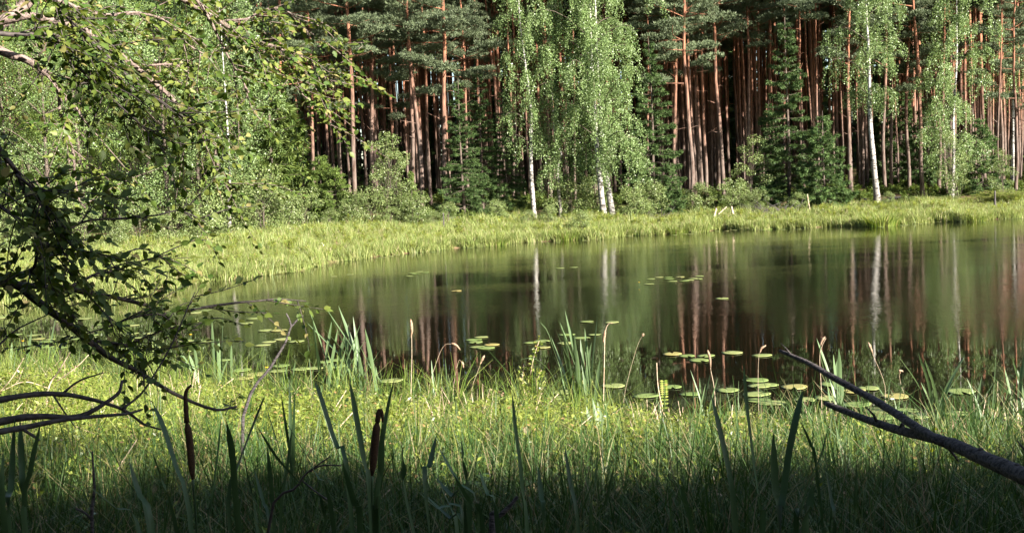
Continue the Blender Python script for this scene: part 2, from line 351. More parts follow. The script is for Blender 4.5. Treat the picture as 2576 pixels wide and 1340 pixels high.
def spruce_meshes(seed, Ht, R, base_r, z0=.3, dens=1.0, mneedle=None, gap=.30):
    rg = np.random.default_rng(seed); mb = MB(); n = 12
    z = np.linspace(-.3, Ht, n); P = np.stack([.04*np.sin(z*.5+seed), .04*np.cos(z*.6+seed), z], -1)
    tube(mb, P, R*(1-.95*np.clip(z/Ht, 0, 1))+.006, 7)
    nd = MB(); C, D_ = [], []; zz = z0; k = 0
    while zz < Ht-.15:
        f = (zz-z0)/(Ht-z0)
        Lr = base_r*(1-f)**.85*(0.55+.45*min(1, f*5+.4))+.08
        for b in range(int(6+4*(1-f))):
            az = rg.uniform(0, 2*math.pi); L = Lr*rg.uniform(.55, 1.18)
            hd = np.array([math.cos(az), math.sin(az), 0]); side = np.array([-hd[1], hd[0], 0])
            p = np.array([np.interp(zz, z, P[:, q]) for q in range(3)])
            dr = rg.uniform(.10, .42)*(1-f)-.35*f
            B = smooth_path([p, p+hd*L*.5+[0, 0, -L*dr*.45], p+hd*L*.85+[0, 0, -L*dr], p+hd*L*1.0+[0, 0, -L*dr*.85]], 8)
            if L > .35: tube(mb, B, np.linspace(.018, .004, 8), 3)
            nt = max(7, int(L*80*dens))
            t = rg.uniform(.12, 1, nt)**.8
            c = np.stack([np.interp(t*7, np.arange(8), B[:, q]) for q in range(3)], -1)
            s = rg.choice([-1, 1], nt)
            d = side*s[:, None]*rg.uniform(.3, 1.0, (nt, 1))*(1.05-.7*t)[:, None]+hd*rg.uniform(.4, .9, (nt, 1))+np.array([0, 0, 1.0])*rg.uniform(-.75, .05, (nt, 1))
            ln = (.12+.30*L*(1-t)*rg.uniform(.3, 1, nt))
            d = unit(d)
            for rep in range(3):
                o_ = ln*rep/3*.8
                C.append(c+d*o_[:, None]); D_.append(unit(d+rg.standard_normal((nt, 3))*.38))
        zz += gap*rg.uniform(.7, 1.3)
    C = np.concatenate(C); D_ = np.concatenate(D_); N = len(C)
    up = unit(np.array([0, 0, 1.0])+rg.standard_normal((N, 3))*.5)
    cards(nd, C, D_, up, rg.uniform(.12, .23, N), rg.uniform(.020, .034, N))
    return mb.mesh('trunk', m_sprucebark, True), nd.mesh('crown', mneedle or m_spruce)
def leaf_cloud(nd, rg, ctr, rad, n, leaf, droop=.2, m=0):
    u = rand_dirs(rg, n); rr = rg.uniform(.35, 1.0, (n, 1))**.5
    c = ctr+u*np.asarray(rad)*rr
    d = unit(u*.7+rg.standard_normal((n, 3))*.7-np.array([0, 0, droop]))
    cards(nd, c, d, unit(u*.5+rg.standard_normal((n, 3))*.6+np.array([0, 0, .5])), leaf*rg.uniform(.7, 1.25, n), leaf*.7*rg.uniform(.7, 1.2, n), m=m)
def broad_meshes(seed, Ht, R, spread, z0, n_clump, per, leaf, mleaf, mbark, stems=1, squash=.6, cone=0.0):
    """broad-leaved tree or bush: stems, limbs and uneven leaf clumps"""
    rg = np.random.default_rng(seed); mb = MB(); nd = MB(); tops = []
    for s in range(stems):
        a = rg.uniform(0, 6.28); off = (0 if stems == 1 else .12)*np.array([math.cos(a), math.sin(a), 0])
        lean = np.array([math.cos(a), math.sin(a), 0])*Ht*(.03 if stems == 1 else .22)*rg.uniform(.4, 1.2)
        hz = Ht*(.97 if stems == 1 else rg.uniform(.65, .97))
        P = smooth_path([off-[0, 0, .2], off+lean*.25+[0, 0, hz*.35], off+lean*.6+[rg.uniform(-.1, .1), rg.uniform(-.1, .1), hz*.7], off+lean+[0, 0, hz]], 12)
        tube(mb, P, R*np.linspace(1, .12, 12), 6); tops.append(P)
    for k in range(n_clump):
        f = ((k+rg.uniform(0, 1))/n_clump); P = tops[k % stems]
        zz = z0+(Ht-z0)*f; i = min(11, max(1, int(11*zz/Ht))); b = P[i]
        w = spread*((1-f)**.6 if cone else math.sqrt(max(.05, 1-(2*f-.8)**2/1.5)))
        az = rg.uniform(0, 6.28); d = rg.uniform(.25, 1.0)**.7*w
        c = np.array([b[0]+math.cos(az)*d, b[1]+math.sin(az)*d, zz+rg.uniform(-.1, .25)*w])
        tube(mb, smooth_path([P[max(0, i-1)], (P[max(0, i-1)]+c)/2+[0, 0, .1*d], c], 5), np.linspace(max(.006, R*.3), .004, 5), 3)
        r = spread*rg.uniform(.24, .44)
        leaf_cloud(nd, rg, c, (r, r, r*squash), int(per*rg.uniform(.6, 1.4)), leaf)
    return mb.mesh('trunk', mbark, True), nd.mesh('crown', mleaf)
def birch_meshes(seed, path, R, zs, ze, spread, n_branch, leaf=.068, strands=8, per=26, bias=(0, 0), mleaf=None):
    """weeping birch: trunk along a local path, rising limbs, leaves on hanging strands"""
    rg = np.random.default_rng(seed); mb = MB(); nd = MB(); n = 26
    P = smooth_path(path, n); z = P[:, 2]
    tube(mb, P, R*(1-.88*np.linspace(0, 1, n)**.9)*(1+.4*np.exp(-np.clip(z-z[0], 0, 9)/.3)), 8, lump=.04, rg=rg)
    C, D_ = [], []
    n_branch = int(n_branch*.8)
    for k in range(n_branch):
        f = (k+rg.uniform(0, 1))/n_branch; zz = zs+(ze-zs)*f
        p = np.array([np.interp(zz, z, P[:, q]) for q in range(3)])
        az = k*2.4+rg.uniform(-.7, .7); hd = np.array([math.cos(az), math.sin(az), 0])
        L = spread*1.2*(.35+.65*math.sin(math.pi*min(1, .22+.72*f)))*rg.uniform(.35, 1.2)
        L *= 1+.5*(hd[0]*bias[0]+hd[1]*bias[1])
        B = smooth_path([p, p+hd*L*.45+[0, 0, L*.35], p+hd*L*.85+[0, 0, L*.42], p+hd*L*1.05+[0, 0, L*.2]], 8)
        tube(mb, B, np.linspace(R*.2*(1-.6*f), .004, 8), 4, m=1)
        for s in range(int(strands*1.35)):
            t = rg.uniform(.5, 1.05) if s % 4 else rg.uniform(.12, .6); c0 = np.array([np.interp(t*7, np.arange(8), B[:, q]) for q in range(3)])
            sl = rg.uniform(.45, 1.5)*(.6+.4*spread/2)
            off = rand_dirs(rg, 1)[0]*.20; off[2] = 0
            m_ = int(per*2.9*sl); u = np.sort(rg.uniform(0, 1, m_))
            pts = c0+off*(u[:, None]**.6)*2.0+np.array([0, 0, -1.0])*(sl*u**1.2)[:, None]+rg.standard_normal((m_, 3))*.055
            C.append(pts); D_.append(unit(rg.standard_normal((m_, 3))*.7+np.array([0, 0, -.6])))
    C = np.concatenate(C); D_ = np.concatenate(D_); N = len(C)
    cards(nd, C, D_, rand_dirs(rg, N)*.8+np.array([0, -.1, .4]), leaf*rg.uniform(.7, 1.25, N), leaf*.75*rg.uniform(.7, 1.2, N))
    return mb.mesh('trunk', [m_birchbark, m_sprucebark], True), nd.mesh('crown', mleaf or m_birch)
def plant_tree(name, label, cat, px, D, meshes, rz=0, sc=1.0, lean=(0, 0), group=None, names=('trunk', 'crown'), x=None):
    X = at(px, 500, D)[0] if x is None else x
    o = thing(name, label, cat, (X, D, H(X, D)-.03), 0, group)
    o.rotation_euler = (math.radians(lean[1]), math.radians(lean[0]), rz) if (lean[0] or lean[1]) else (0, 0, rz)
    o.scale = (sc, sc, sc) if not isinstance(sc, tuple) else sc
    for nm, me in zip(names, meshes): link(nm, me, o)
    return o

# ------------------------------------------------------------------ pines
hero_pine = [pine_meshes(100+k, 15.5+k*.4, .098, zs, nl, sp, 10) for k, (zs, nl, sp) in enumerate([(5.4, 40, 2.3), (6.2, 38, 2.2), (4.6, 42, 2.2), (6.8, 36, 2.4), (7.4, 34, 2.1)])]
deep_pine = [pine_meshes(200+k, 17+k*.5, .075, zs, 34, 1.9, 6, 1.0) for k, zs in enumerate([10.0, 10.8, 11.4, 9.4, 10.4])]
# base column, distance, variant, scale, lean to the right in degrees, label
HP = [(710, 45, 2, .95, -1.2, 'orange pine rising out of yellow-green young conifer at edge of the left thicket'),
      (797, 48, 0, .85, -.6, 'slim pine partly hidden by hanging leafy twig tips left of the straight orange pine'),
      (862, 52, 4, .9, 0, 'thin reddish pine just left of the tall straight orange pine behind the bushes'),
      (893, 45, 1, 1.05, -.3, 'tall straight orange pine with pale lower trunk standing behind green bushes'),
      (942, 50, 3, .95, -1.0, 'reddish pine crossed by a thin leaning trunk right of the straight orange pine'),
      (997, 53, 2, .9, .3, 'pine with small needle pads low on its trunk behind the slender young tree'),
      (1048, 49, 0, 1.0, -1.6, 'grey-barked pine of a close pair, the left trunk, beside dark spruces'),
      (1062, 47, 3, 1.05, -1.4, 'grey-barked pine of a close pair, the right trunk, beside dark spruces'),
      (1084, 54, 4, .9, -2.2, 'leaning bright orange pine between the grey pair and the forked pine'),
      (1124, 47, 2, 1.12, -.6, 'big pine with spreading bare limbs and whitish bark before the dark spruces'),
      (1178, 56, 1, .9, -.8, 'reddish pine rising behind the tops of the dark spruces'),
      (1260, 60, 4, 1.0, -.2, 'red pine trunk just left of the forked birch crown'),
      (1700, 52, 3, .95, -1.5, 'orange pine leaning behind the sunlit spruce right of the twin birches'),
      (1741, 50, 0, 1.08, 0, 'bright straight pine with pale lower trunk standing alone at the bank edge'),
      (1762, 60, 1, 1.0, 0, 'grey pine close behind the bright bank-edge pine, left of two'),
      (1778, 58, 4, 1.0, .2, 'grey pine close behind the bright bank-edge pine, right of two'),
      (1822, 53, 3, 1.1, -.8, 'thick dark shaded pine between the bright pine and the tall narrow spruce'),
      (1890, 58, 4, 1.0, -1.0, 'reddish pine behind the leafy shrub left of the tall narrow spruce'),
      (2138, 52, 1, 1.0, -2.4, 'leaning grey pine right beside the broad spruce near the white birch'),
      (2174, 66, 4, .95, 0, 'slim straight pine standing deep left of the white birch'),
      (2226, 56, 3, 1.0, -.6, 'grey pine just right of the white birch trunk'),
      (2243, 60, 1, .95, -.6, 'second pine to the right of the white birch trunk'),
      (2288, 57, 0, .95, -1.0, 'pine in front of the small understorey spruce, left of a pair'),
      (2321, 52, 4, 1.0, -2.0, 'leaning grey pine at the bank edge in front of understorey spruces'),
      (2363, 58, 2, 1.0, -.8, 'patchy lit pine between the understorey spruce and the leafy birch'),
      (2390, 56, 3, 1.1, 0, 'dark thick pine behind the leafy white-stemmed birch'),
      (2525, 56, 1, .9, 0, 'thin grey pine near the edge of the fern patch'),
      (2556, 54, 2, .85, .3, 'pale thin pine among shrubs above the fern patch')]
for px, D, v, sc, ln, lab in HP:
    plant_tree('pine_tree', lab, 'pine tree', px, D, hero_pine[v], rz=rng.uniform(0, 6.28), sc=sc, lean=(ln, 0), group='pines along the forest edge')
taken = [np.array([at(p[0], 500, p[1])[0], p[1]]) for p in HP]
cells = [((-99, -7), 'pine in the shaded stand behind the left thicket', 'pines behind the left thicket'),
         ((-7, 1.5), 'thin red pine in the dark stand between left thicket and dark spruces', 'pines of the dark middle stand'),
         ((1.5, 9), 'red pine trunk deep behind the birch group', 'pines behind the birches'),
         ((9, 18), 'slender red pine in the dense stand around the tall narrow spruce', 'pines of the dense stand by the tall spruce'),
         ((18, 99), 'pine in the stand behind white birch and leafy birch', 'pines behind the white birch')]
cnt = 0; tries = 0; FAR = []
while tries < 9000:
    tries += 1
    D = 51+31*rng.uniform(0, 1)**.8
    X = rng.uniform(-.50, .52)*D
    df = D-float(yfar(X))
    if df < 9: continue
    p = np.array([X, D])
    if min(np.linalg.norm(q-p) for q in taken) < 1.0+.4*rng.uniform(): continue
    if cnt < 262:
        taken.append(p); cnt += 1
        u = X/D*45
        lab, grp = next((l, g) for (a, b), l, g in cells if a <= u < b)
        if D > 62: lab, grp = lab.replace('pine', 'pine trunk far back', 1).replace('trunk far back trunk', 'trunk far back'), grp+', far back'
        v = int(rng.integers(0, 5)); dense = rng.uniform(.8, 1.12)
        plant_tree('pine_tree', lab, 'pine tree', 0, D, deep_pine[v], rz=rng.uniform(0, 6.28), sc=(dense*rng.uniform(.8, 1.15), dense*rng.uniform(.8, 1.15), dense), lean=(rng.normal(0, 1.1), rng.normal(0, .8)), group=grp, x=X)
    else: break
# the wood beyond: trunks and crowns past counting
mb = MB(); nd = MB(); rg = np.random.default_rng(5)
for k in range(1350):
    D = 62+64*rg.uniform(0, 1)**1.15; X = rg.uniform(-.6, .62)*D; z = H(X, D); ht = rg.uniform(18, 24)
    dx = rg.normal(0, .3)
    tube(mb, [(X, D, z-.3), (X+dx*.5, D, z+ht*.5), (X+dx, D, z+ht)], [.10, .085, .03], 5, cap=False)
    n = 120; zs = ht*rg.uniform(.48, .6)
    u = rg.uniform(0, 1, n); a = rg.uniform(0, 6.28, n); r = 2.0*np.sqrt(rg.uniform(0, 1, n))*(1-.6*u)
    c = np.stack([X+r*np.cos(a), D+r*np.sin(a), z+zs+(ht-zs)*u+rg.normal(0, .1, n)], -1)
    cards(mb, c, rand_dirs(rg, n), rand_dirs(rg, n), rg.uniform(.45, .85, n), .32, m=1)
    if k % 3 or D < 84: continue
    n = 420; hh = rg.uniform(8, 17); u = rg.uniform(0, 1, n); a = rg.uniform(0, 6.28, n); r = 2.1*(1-u)**.7*np.sqrt(rg.uniform(.1, 1, n)); Xs = X+rg.uniform(-3, 3); D2 = D+rg.uniform(0, 12)   # shaded spruces between them
    c = np.stack([Xs+r*np.cos(a), D2+r*np.sin(a), H(Xs, D2)+hh*u], -1)
    cards(mb, c, unit(rand_dirs(rg, n)*[1, 1, .4]), rand_dirs(rg, n), rg.uniform(.6, 1.0, n), .42, m=2)
tag(mb.build('distant_forest', [m_pinebark, m_pine, m_spruce]), kind='stuff')

# ------------------------------------------------------------------ spruces
sp_tall = [spruce_meshes(300+k, 9.5, .11, 1.75, .5) for k in range(3)]
sp_small = [spruce_meshes(320+k, 4.5, .06, 1.35, .2, 1.1, gap=.22) for k in range(2)]
sp_young = [spruce_meshes(340+k, 3.4, .05, 1.1, .1, 1.2, m_yspruce, gap=.2) for k in range(2)]
for nm, px, D, ms, sc, lab, g in [
    ('spruce_tree', 1165, 46, sp_tall[0], .62, 'dark shaded spruce, left of the three beside the forked pine', 'dark spruces'),
    ('spruce_tree', 1215, 47.5, sp_tall[1], .66, 'dark shaded spruce, middle of three left of the birches', 'dark spruces'),
    ('spruce_tree', 1275, 48, sp_tall[2], .58, 'dark shaded spruce, nearest to the left birch trunk', 'dark spruces'),
    ('spruce_tree', 1645, 48, sp_tall[1], .80, 'sunlit spruce with drooping layered boughs right of the twin birches', None),
    ('spruce_tree', 1690, 47, sp_small[0], .5, 'low bright young spruce beside the lone bank-edge pine', None),
    ('spruce_tree', 1985, 49, sp_tall[0], .88, 'tall narrow spruce with pointed top above the bank brushwood', None),
    ('spruce_tree', 2075, 47.5, sp_small[1], .92, 'broad low spruce with sunlit boughs right of tall narrow spruce', None),
    ('spruce_tree', 1940, 52, sp_tall[2], .5, 'small shaded spruce tucked behind the tall narrow spruce', None),
    ('spruce_tree', 2335, 60, sp_small[0], 1.15, 'small pointed understorey spruce between pine trunks', None),
    ('spruce_tree', 2262, 64, sp_small[1], 1.35, 'yellowish lit understorey spruce deep right of the white birch', None),
    ('spruce_tree', 2470, 52, sp_small[1], .85, 'dark young spruce at the foot of the leafy birch', None),
    ('spruce_tree', 1105, 70, sp_tall[1], .8, 'shaded spruce deep in the dark stand behind the close pair of grey pines', 'spruces deep in the pine stand'),
    ('spruce_tree', 870, 66, sp_tall[0], .7, 'shaded spruce deep in the dark stand behind the tall straight orange pine', 'spruces deep in the pine stand'),
    ('spruce_tree', 985, 68, sp_tall[2], .65, 'shaded spruce deep in the dark stand behind the slender young tree', 'spruces deep in the pine stand'),
    ('spruce_tree', 760, 60, sp_tall[1], .6, 'shaded spruce deep in the dark stand between pines at the thicket edge', 'spruces deep in the pine stand'),
    ('young_spruce', 805, 42.5, sp_young[0], .85, 'pointed young spruce among green bushes before the pines', None),
    ('young_spruce', 845, 42, sp_young[1], .70, 'round young spruce beside the pointed one among bank bushes', None),
    ('young_spruce', 690, 43, sp_young[1], 1.9, 'yellow-green young conifer at the right edge of the thicket', None),
    ('young_spruce', 655, 44.5, sp_young[0], 2.1, 'taller yellow-green conifer within the right side of the thicket', None)]:
    plant_tree(nm, lab, 'spruce tree', px, D, ms, rz=rng.uniform(0, 6.28), sc=sc, group=g)
jun = broad_meshes(360, 2.0, .03, .32, .05, 26, 150, .055, m_yspruce, m_sprucebark, squash=1.0, cone=1)
plant_tree('juniper_bush', 'narrow upright yellow-green juniper beside the slender young tree', 'juniper', 1030, 43.5, jun)

# ------------------------------------------------------------------ birches
def birch(px_path, D, top, R, zs, ze, spread, nb, label, seed, strands=9, per=26, bias=(0, 0), leaf=.068, mleaf=None):
    pts = [at(a, b, D) for a, b in px_path]; b0 = pts[0].copy(); X = b0[0]; z0 = H(X, D)
    loc = [np.array([p[0]-X, (i*.04)*(-1)**i, p[2]-z0]) for i, p in enumerate(pts)]
    loc[0][2] = -.15; d = loc[-1]-loc[-2]; d = d/abs(d[2])
    loc.append(np.array([loc[-1][0]+d[0]*.3, 0, top]))
    ms = birch_meshes(seed, loc, R, zs, ze, spread, nb, leaf, strands, per, bias, mleaf)
    o = thing('birch_tree', label, 'birch tree', (X, D, z0), 0)
    link('trunk', ms[0], o); link('crown', ms[1], o)
birch([(1345, 545), (1336, 430), (1336, 300), (1330, 230), (1318, 130), (1306, 30)], 46, 14, .10, 2.6, 13.5, 1.05, 44, 'slim birch with pale trunk standing right of the dark spruces', 401, 8)
birch([(1410, 522), (1402, 425), (1412, 388), (1396, 350), (1391, 275), (1386, 200)], 46.5, 9, .075, 1.4, 8.6, 1.1, 34, 'crooked thin birch with kinked white trunk between two birch groups', 402, 7)
birch([(1520, 541), (1507, 435), (1500, 340), (1490, 180), (1485, 20)], 45.5, 14.5, .135, 2.2, 14, 1.7, 58, 'left trunk of the twin birches with big light green crown', 403, 10, bias=(-.3, 0))
birch([(1543, 538), (1526, 450), (1516, 400), (1505, 230), (1500, 60)], 46, 14, .14, 1.8, 13.6, 1.75, 58, 'right trunk of the twin birches leaning into the shared crown', 404, 10, bias=(.7, 0))
birch([(2208, 503), (2196, 400), (2190, 290), (2183, 130), (2182, 10)], 49, 14.5, .15, 4.4, 14, 1.5, 44, 'single white birch with bare lower trunk and weeping strands', 405, 9, per=28)
birch([(2394, 503), (2398, 400), (2400, 290), (2404, 150), (2410, 20)], 51, 14, .10, 1.2, 13.6, 1.45, 54, 'leafy birch with thin white stem and foliage down to the ferns', 406, 10)
birch([(577, 592), (577, 520), (577, 430), (575, 330), (560, 180)], 38, 11, .075, 2.4, 10.5, 1.3, 34, 'slender white birch in front of the thicket seen through leafy twigs', 407, 8)
birch([(301, 520), (301, 480), (301, 440), (303, 300)], 44, 10, .08, 2.6, 9.5, 1.3, 30, 'small birch deep in the left thicket with a short white trunk piece', 408, 8)
birch([(2545, 470), (2548, 330), (2550, 180), (2552, 60)], 58, 15, .11, 4.5, 14.5, 1.5, 36, 'greyish leafy birch beyond the fern patch by the frame edge', 409, 8)

# ------------------------------------------------------------------ thicket on the left bank
decid = [broad_meshes(500+k, 8+k*.7, .10, 1.9, 1.0, 56, 250, .070, [m_decid, m_birch, m_decid][k % 3], m_sprucebark) for k in range(3)]
young = [broad_meshes(520+k, 3.6, .035, .95, .5, 26, 130, .07, m_bush, m_sprucebark, stems=2) for k in range(2)]
bush = [broad_meshes(540+k, 1.5, .018, .85, .08, 26, 150, .065, m_bush, m_sprucebark, stems=4, squash=.7) for k in range(3)]
for k, (px, D, v, sc) in enumerate([(30, 40, 0, 1.0), (120, 38, 1, .9), (210, 41, 2, .95), (330, 43, 0, .9), (420, 40, 1, .95), (500, 42, 2, .85), (610, 42, 1, .8), (80, 45, 2, 1.2), (260, 47, 1, 1.15), (380, 48, 0, 1.2), (540, 48, 2, 1.1), (660, 49, 0, .95), (-80, 40, 1, 1.1), (180, 50, 0, 1.3), (460, 52, 1, 1.2), (-180, 38, 2, 1.1), (620, 53, 2, 1.1)]):
    plant_tree('thicket_tree', 'bushy light green tree in the front rank of the left bank thicket' if D < 44 else 'taller bushy tree rising behind the front rank of left thicket', 'tree', px, D, decid[v], rz=k*1.3, sc=sc, group='front trees of the left bank thicket' if D < 44 else 'taller trees behind in the left bank thicket')
for px, D, v, sc, lab in [(965, 42.5, 0, .95, 'slender young tree with visible stem at left before the dark pines'), (1005, 43, 1, .78, 'second young tree between slender one and the narrow juniper'),
                          (1880, 49, 1, .85, 'airy leafy shrub left of the tall narrow spruce'), (2420, 48.5, 0, .85, 'dense leafy shrub at the foot of the leafy birch'), (2530, 50, 1, .6, 'small shrub above the fern patch')]:
    plant_tree('young_tree', lab, 'young tree', px, D, young[v], rz=px, sc=sc)
bl = [(560, 38, .8), (620, 39, .9), (665, 38.5, .85), (715, 40, 1.0), (760, 41, 1.0), (830, 40.5, .9), (880, 41.5, .85), (925, 42, .9), (985, 42, .7), (1040, 42.5, .9), (1085, 43, .7), (1130, 43.5, .6), (500, 37, .8), (430, 36, .9), (350, 36, .8), (280, 35, .9), (200, 34, .9), (110, 34, 1.0), (20, 34, 1.0), (640, 41, 1.3), (740, 43, 1.2)]
for k, (px, D, sc) in enumerate(bl):
    plant_tree('bush', 'low green bush on the left meadow edge seen under the overhanging twigs' if px < 540 else 'low green bush on the meadow edge between leafy twigs and dark spruces', 'bush', px, D, bush[k % 3], rz=k*2.1, sc=sc*1.1*(.58+.6*((k*7)%5)/4)*(.8 if 760 <= px <= 1090 else 1), group='bushes under the overhanging twigs' if px < 540 else 'bushes before the dark pine stand')
for px, D, v, sc, lab in [(1380, 44.5, 0, .5, 'low bush between the left birch and the crooked birch'), (1440, 46.5, 1, 1.1, 'large leafy bush right of the crooked birch'), (1490, 48, 2, 1.0, 'bush behind the twin birches on their left'),
                          (1590, 46, 0, .9, 'leafy bush just right of the twin birches'), (1625, 46.5, 1, .95, 'bush under the sunlit spruce boughs'), (1765, 48, 2, .85, 'bush at the foot of the lone bank-edge pine'),
                          (1850, 47.5, 0, .9, 'bush below the airy shrub before dark trunks'), (1905, 47, 1, .6, 'small bush behind the brushwood heap'), (2010, 46.5, 2, .55, 'small bush under the tall narrow spruce'),
                          (2235, 48, 0, .4, 'tiny bush right of the white birch foot'), (1462, 40.6, 0, .55, 'single round bush growing at the water edge in the bank grass'), (1250, 45, 1, .55, 'low bush before the dark spruces'), (1330, 44, 2, .4, 'low bush at the foot of the left birch')]:
    plant_tree('bush', lab, 'bush', px, D, bush[v], rz=px, sc=sc)

# ------------------------------------------------------------------ trees on the near shore, behind the camera (they shade the foreground)
shade = [broad_meshes(600+k, 7.2, .16, 2.3, 1.2, 60, 130, .22, m_shade, m_sprucebark, squash=.75) for k in range(2)]
k = 0
for row, (Y, zt, x0, x1, st) in enumerate([(-3.2, 5.65, -9, 16, 1.25), (-6.0, 7.75, -6, 32, 1.35), (-9.5, 9.8, -6, 36, 1.9)]):  # the nearest row is added to screen sky light off the foreground
    X = x0
    while X < x1:
        zt_ = zt+random.uniform(-.5, .3); g0 = H(X, Y)
        o = thing('unseen_shore_tree', 'unseen dense leafy tree on the near shore shading the foreground', 'tree', (X, Y+random.uniform(-.4, .4), g0-.03), random.uniform(0, 6), 'trees behind the viewer')
        s_ = (zt_-g0)/7.2; o.scale = (s_, s_, s_)
        for nm, me in zip(('trunk', 'crown'), shade[k % 2]): link(nm, me, o)
        X += st*random.uniform(.85, 1.15); k += 1

for k, (X, Y, h) in enumerate([(-6.6, -2.0, 9.0), (-8.4, 1.0, 9.5), (-8.2, 4.0, 9.0), (-10.5, 7.0, 9.5), (-11.5, 3.0, 11)]):  # extra trees left of the frame, added to cut sky light on the foreground
    o = thing('unseen_shore_tree', 'unseen dense leafy tree on the near shore shading the foreground', 'tree', (X, Y, H(X, Y)-.03), k*1.7, 'trees behind the viewer'); o.scale = (h/7.2,)*3
    for nm, me in zip(('trunk', 'crown'), shade[k % 2]): link(nm, me, o)

# ------------------------------------------------------------------ grass and ground cover (scattered, past counting)
def kit(name, meshes):
    c = bpy.data.collections.new(name)
    for i, me in enumerate(meshes):
        o = bpy.data.objects.new(f'{name}_{chr(97+i)}', me); c.objects.link(o)
    return c
def scatter(name, pts, kitc, n_kit, smin, smax, tilt=.15, seed=1, mul=1.0):
    rg = np.random.default_rng(seed); N = len(pts)
    me = bpy.data.meshes.new(name); me.vertices.add(N); me.vertices.foreach_set('co', pts.astype(np.float32).ravel())
    a = me.attributes.new('rot', 'FLOAT_VECTOR', 'POINT'); a.data.foreach_set('vector', np.stack([rg.normal(0, tilt, N), rg.normal(0, tilt, N), rg.uniform(0, 6.28, N)], -1).astype(np.float32).ravel())
    a = me.attributes.new('size', 'FLOAT', 'POINT'); a.data.foreach_set('value', (rg.uniform(smin, smax, N)*mul).astype(np.float32))
    a = me.attributes.new('pick', 'INT', 'POINT'); a.data.foreach_set('value', rg.integers(0, n_kit, N).astype(np.int32))
    o = link(name, me); tag(o, kind='stuff')
    t = bpy.data.node_groups.new(name, 'GeometryNodeTree')
    t.interface.new_socket('Geometry', in_out='INPUT', socket_type='NodeSocketGeometry'); t.interface.new_socket('Geometry', in_out='OUTPUT', socket_type='NodeSocketGeometry')
    n = t.nodes; gi = n.new('NodeGroupInput'); go = n.new('NodeGroupOutput'); ip = n.new('GeometryNodeInstanceOnPoints'); ci = n.new('GeometryNodeCollectionInfo')
    ci.inputs[0].default_value = kitc; ci.inputs['Separate Children'].default_value = True; ci.inputs['Reset Children'].default_value = True
    def na(nm, ty):
        x = n.new('GeometryNodeInputNamedAttribute'); x.data_type = ty; x.inputs['Name'].default_value = nm; return x.outputs[0]
    L = t.links; L.new(gi.outputs[0], ip.inputs['Points']); L.new(ci.outputs[0], ip.inputs['Instance']); ip.inputs['Pick Instance'].default_value = True
    L.new(na('pick', 'INT'), ip.inputs['Instance Index']); L.new(na('rot', 'FLOAT_VECTOR'), ip.inputs['Rotation']); L.new(na('size', 'FLOAT'), ip.inputs['Scale'])
    L.new(ip.outputs[0], go.inputs[0])
    md = o.modifiers.new('scatter', 'NODES'); md.node_group = t
    return o
def grass_tuft(seed, n, r, h, w, bend, m):
    rg = np.random.default_rng(seed); mb = MB(); a = rg.uniform(0, 6.28, n); q = r*np.sqrt(rg.uniform(0, 1, n))
    blades(mb, np.stack([q*np.cos(a), q*np.sin(a), np.full(n, -.03)], -1), rg.uniform(0, 6.28, n), h*rg.uniform(.45, 1.1, n), rg.uniform(.05, bend, n), w*rg.uniform(.6, 1.2, n), 3, rg=rg)
    return mb.mesh('grass_tuft', m)
def herb_sprig(seed, h, n_stem, leaf, m):
    rg = np.random.default_rng(seed); mb = MB(); C, D_ = [], []
    for s in range(n_stem):
        a = rg.uniform(0, 6.28); b = np.array([rg.normal(0, .04), rg.normal(0, .04), -.03]); tp = b+np.array([math.cos(a)*rg.uniform(.02, .12), math.sin(a)*rg.uniform(.02, .12), h*rg.uniform(.6, 1.1)])
        tube(mb, [b, (b+tp)/2, tp], [.0025, .002, .001], 3, cap=False)
        nl = int(rg.uniform(13, 21)); t = np.linspace(.3, 1, nl)[:, None]; C.append(b+(tp-b)*t)
        aa = np.arange(nl)*2.4+a; D_.append(np.stack([np.cos(aa), np.sin(aa), rg.uniform(.1, .9, nl)], -1))
    C = np.concatenate(C); D_ = np.concatenate(D_); N = len(C)
    cards(mb, C, D_, unit(np.array([0, 0, 1.0])+rg.standard_normal((N, 3))*.45), leaf*rg.uniform(.6, 1.2, N), leaf*.42*rg.uniform(.7, 1.2, N))
    return mb.mesh('herb_sprig', m)
def straw_bit(seed):
    rg = np.random.default_rng(seed); mb = MB()
    for s in range(4):
        b = np.array([rg.normal(0, .06), rg.normal(0, .06), -.02]); d = rand_dirs(rg, 1)[0]; d[2] = abs(d[2])+.5; d = unit(d); L = rg.uniform(.15, .45)
        tube(mb, [b, b+d*L*.5, b+d*L+np.array([0, 0, -.05])], [.005, .004, .002], 4)
    return mb.mesh('straw_bit', m_straw)
# far bank meadow
rg = np.random.default_rng(11); N = 60000
D = rg.uniform(18, 56, N); X = rg.uniform(-.52, .52, N)*D; df = D-yfar(X)
lim = np.clip(8.5-(X+3)*.12, 6.5, 16)+np.clip(-3-X, 0, 5)*1.6
ok = (df > .1) & (df < lim) & (rg.uniform(0, 1, N) < np.clip(1.25-df/lim*.6, 0, 1)); X, D = X[ok][:17000], D[ok][:17000]
k_far = kit('bank_tuft', [herb_sprig(28, .34, 9, .07, m_herb), straw_bit(29)]+[grass_tuft(20+k, 50, .26, .33, .014, .9, m_grass) for k in range(4)]+[grass_tuft(26, 30, .2, .5, .014, .6, m_grass)])
scatter('bank_grass', np.stack([X, D, height(X, D)], -1), k_far, 7, .6, 1.15, seed=3, mul=.85+.35*np.sin(X*1.1+D*.5)*np.sin(D*.9-X*.3))
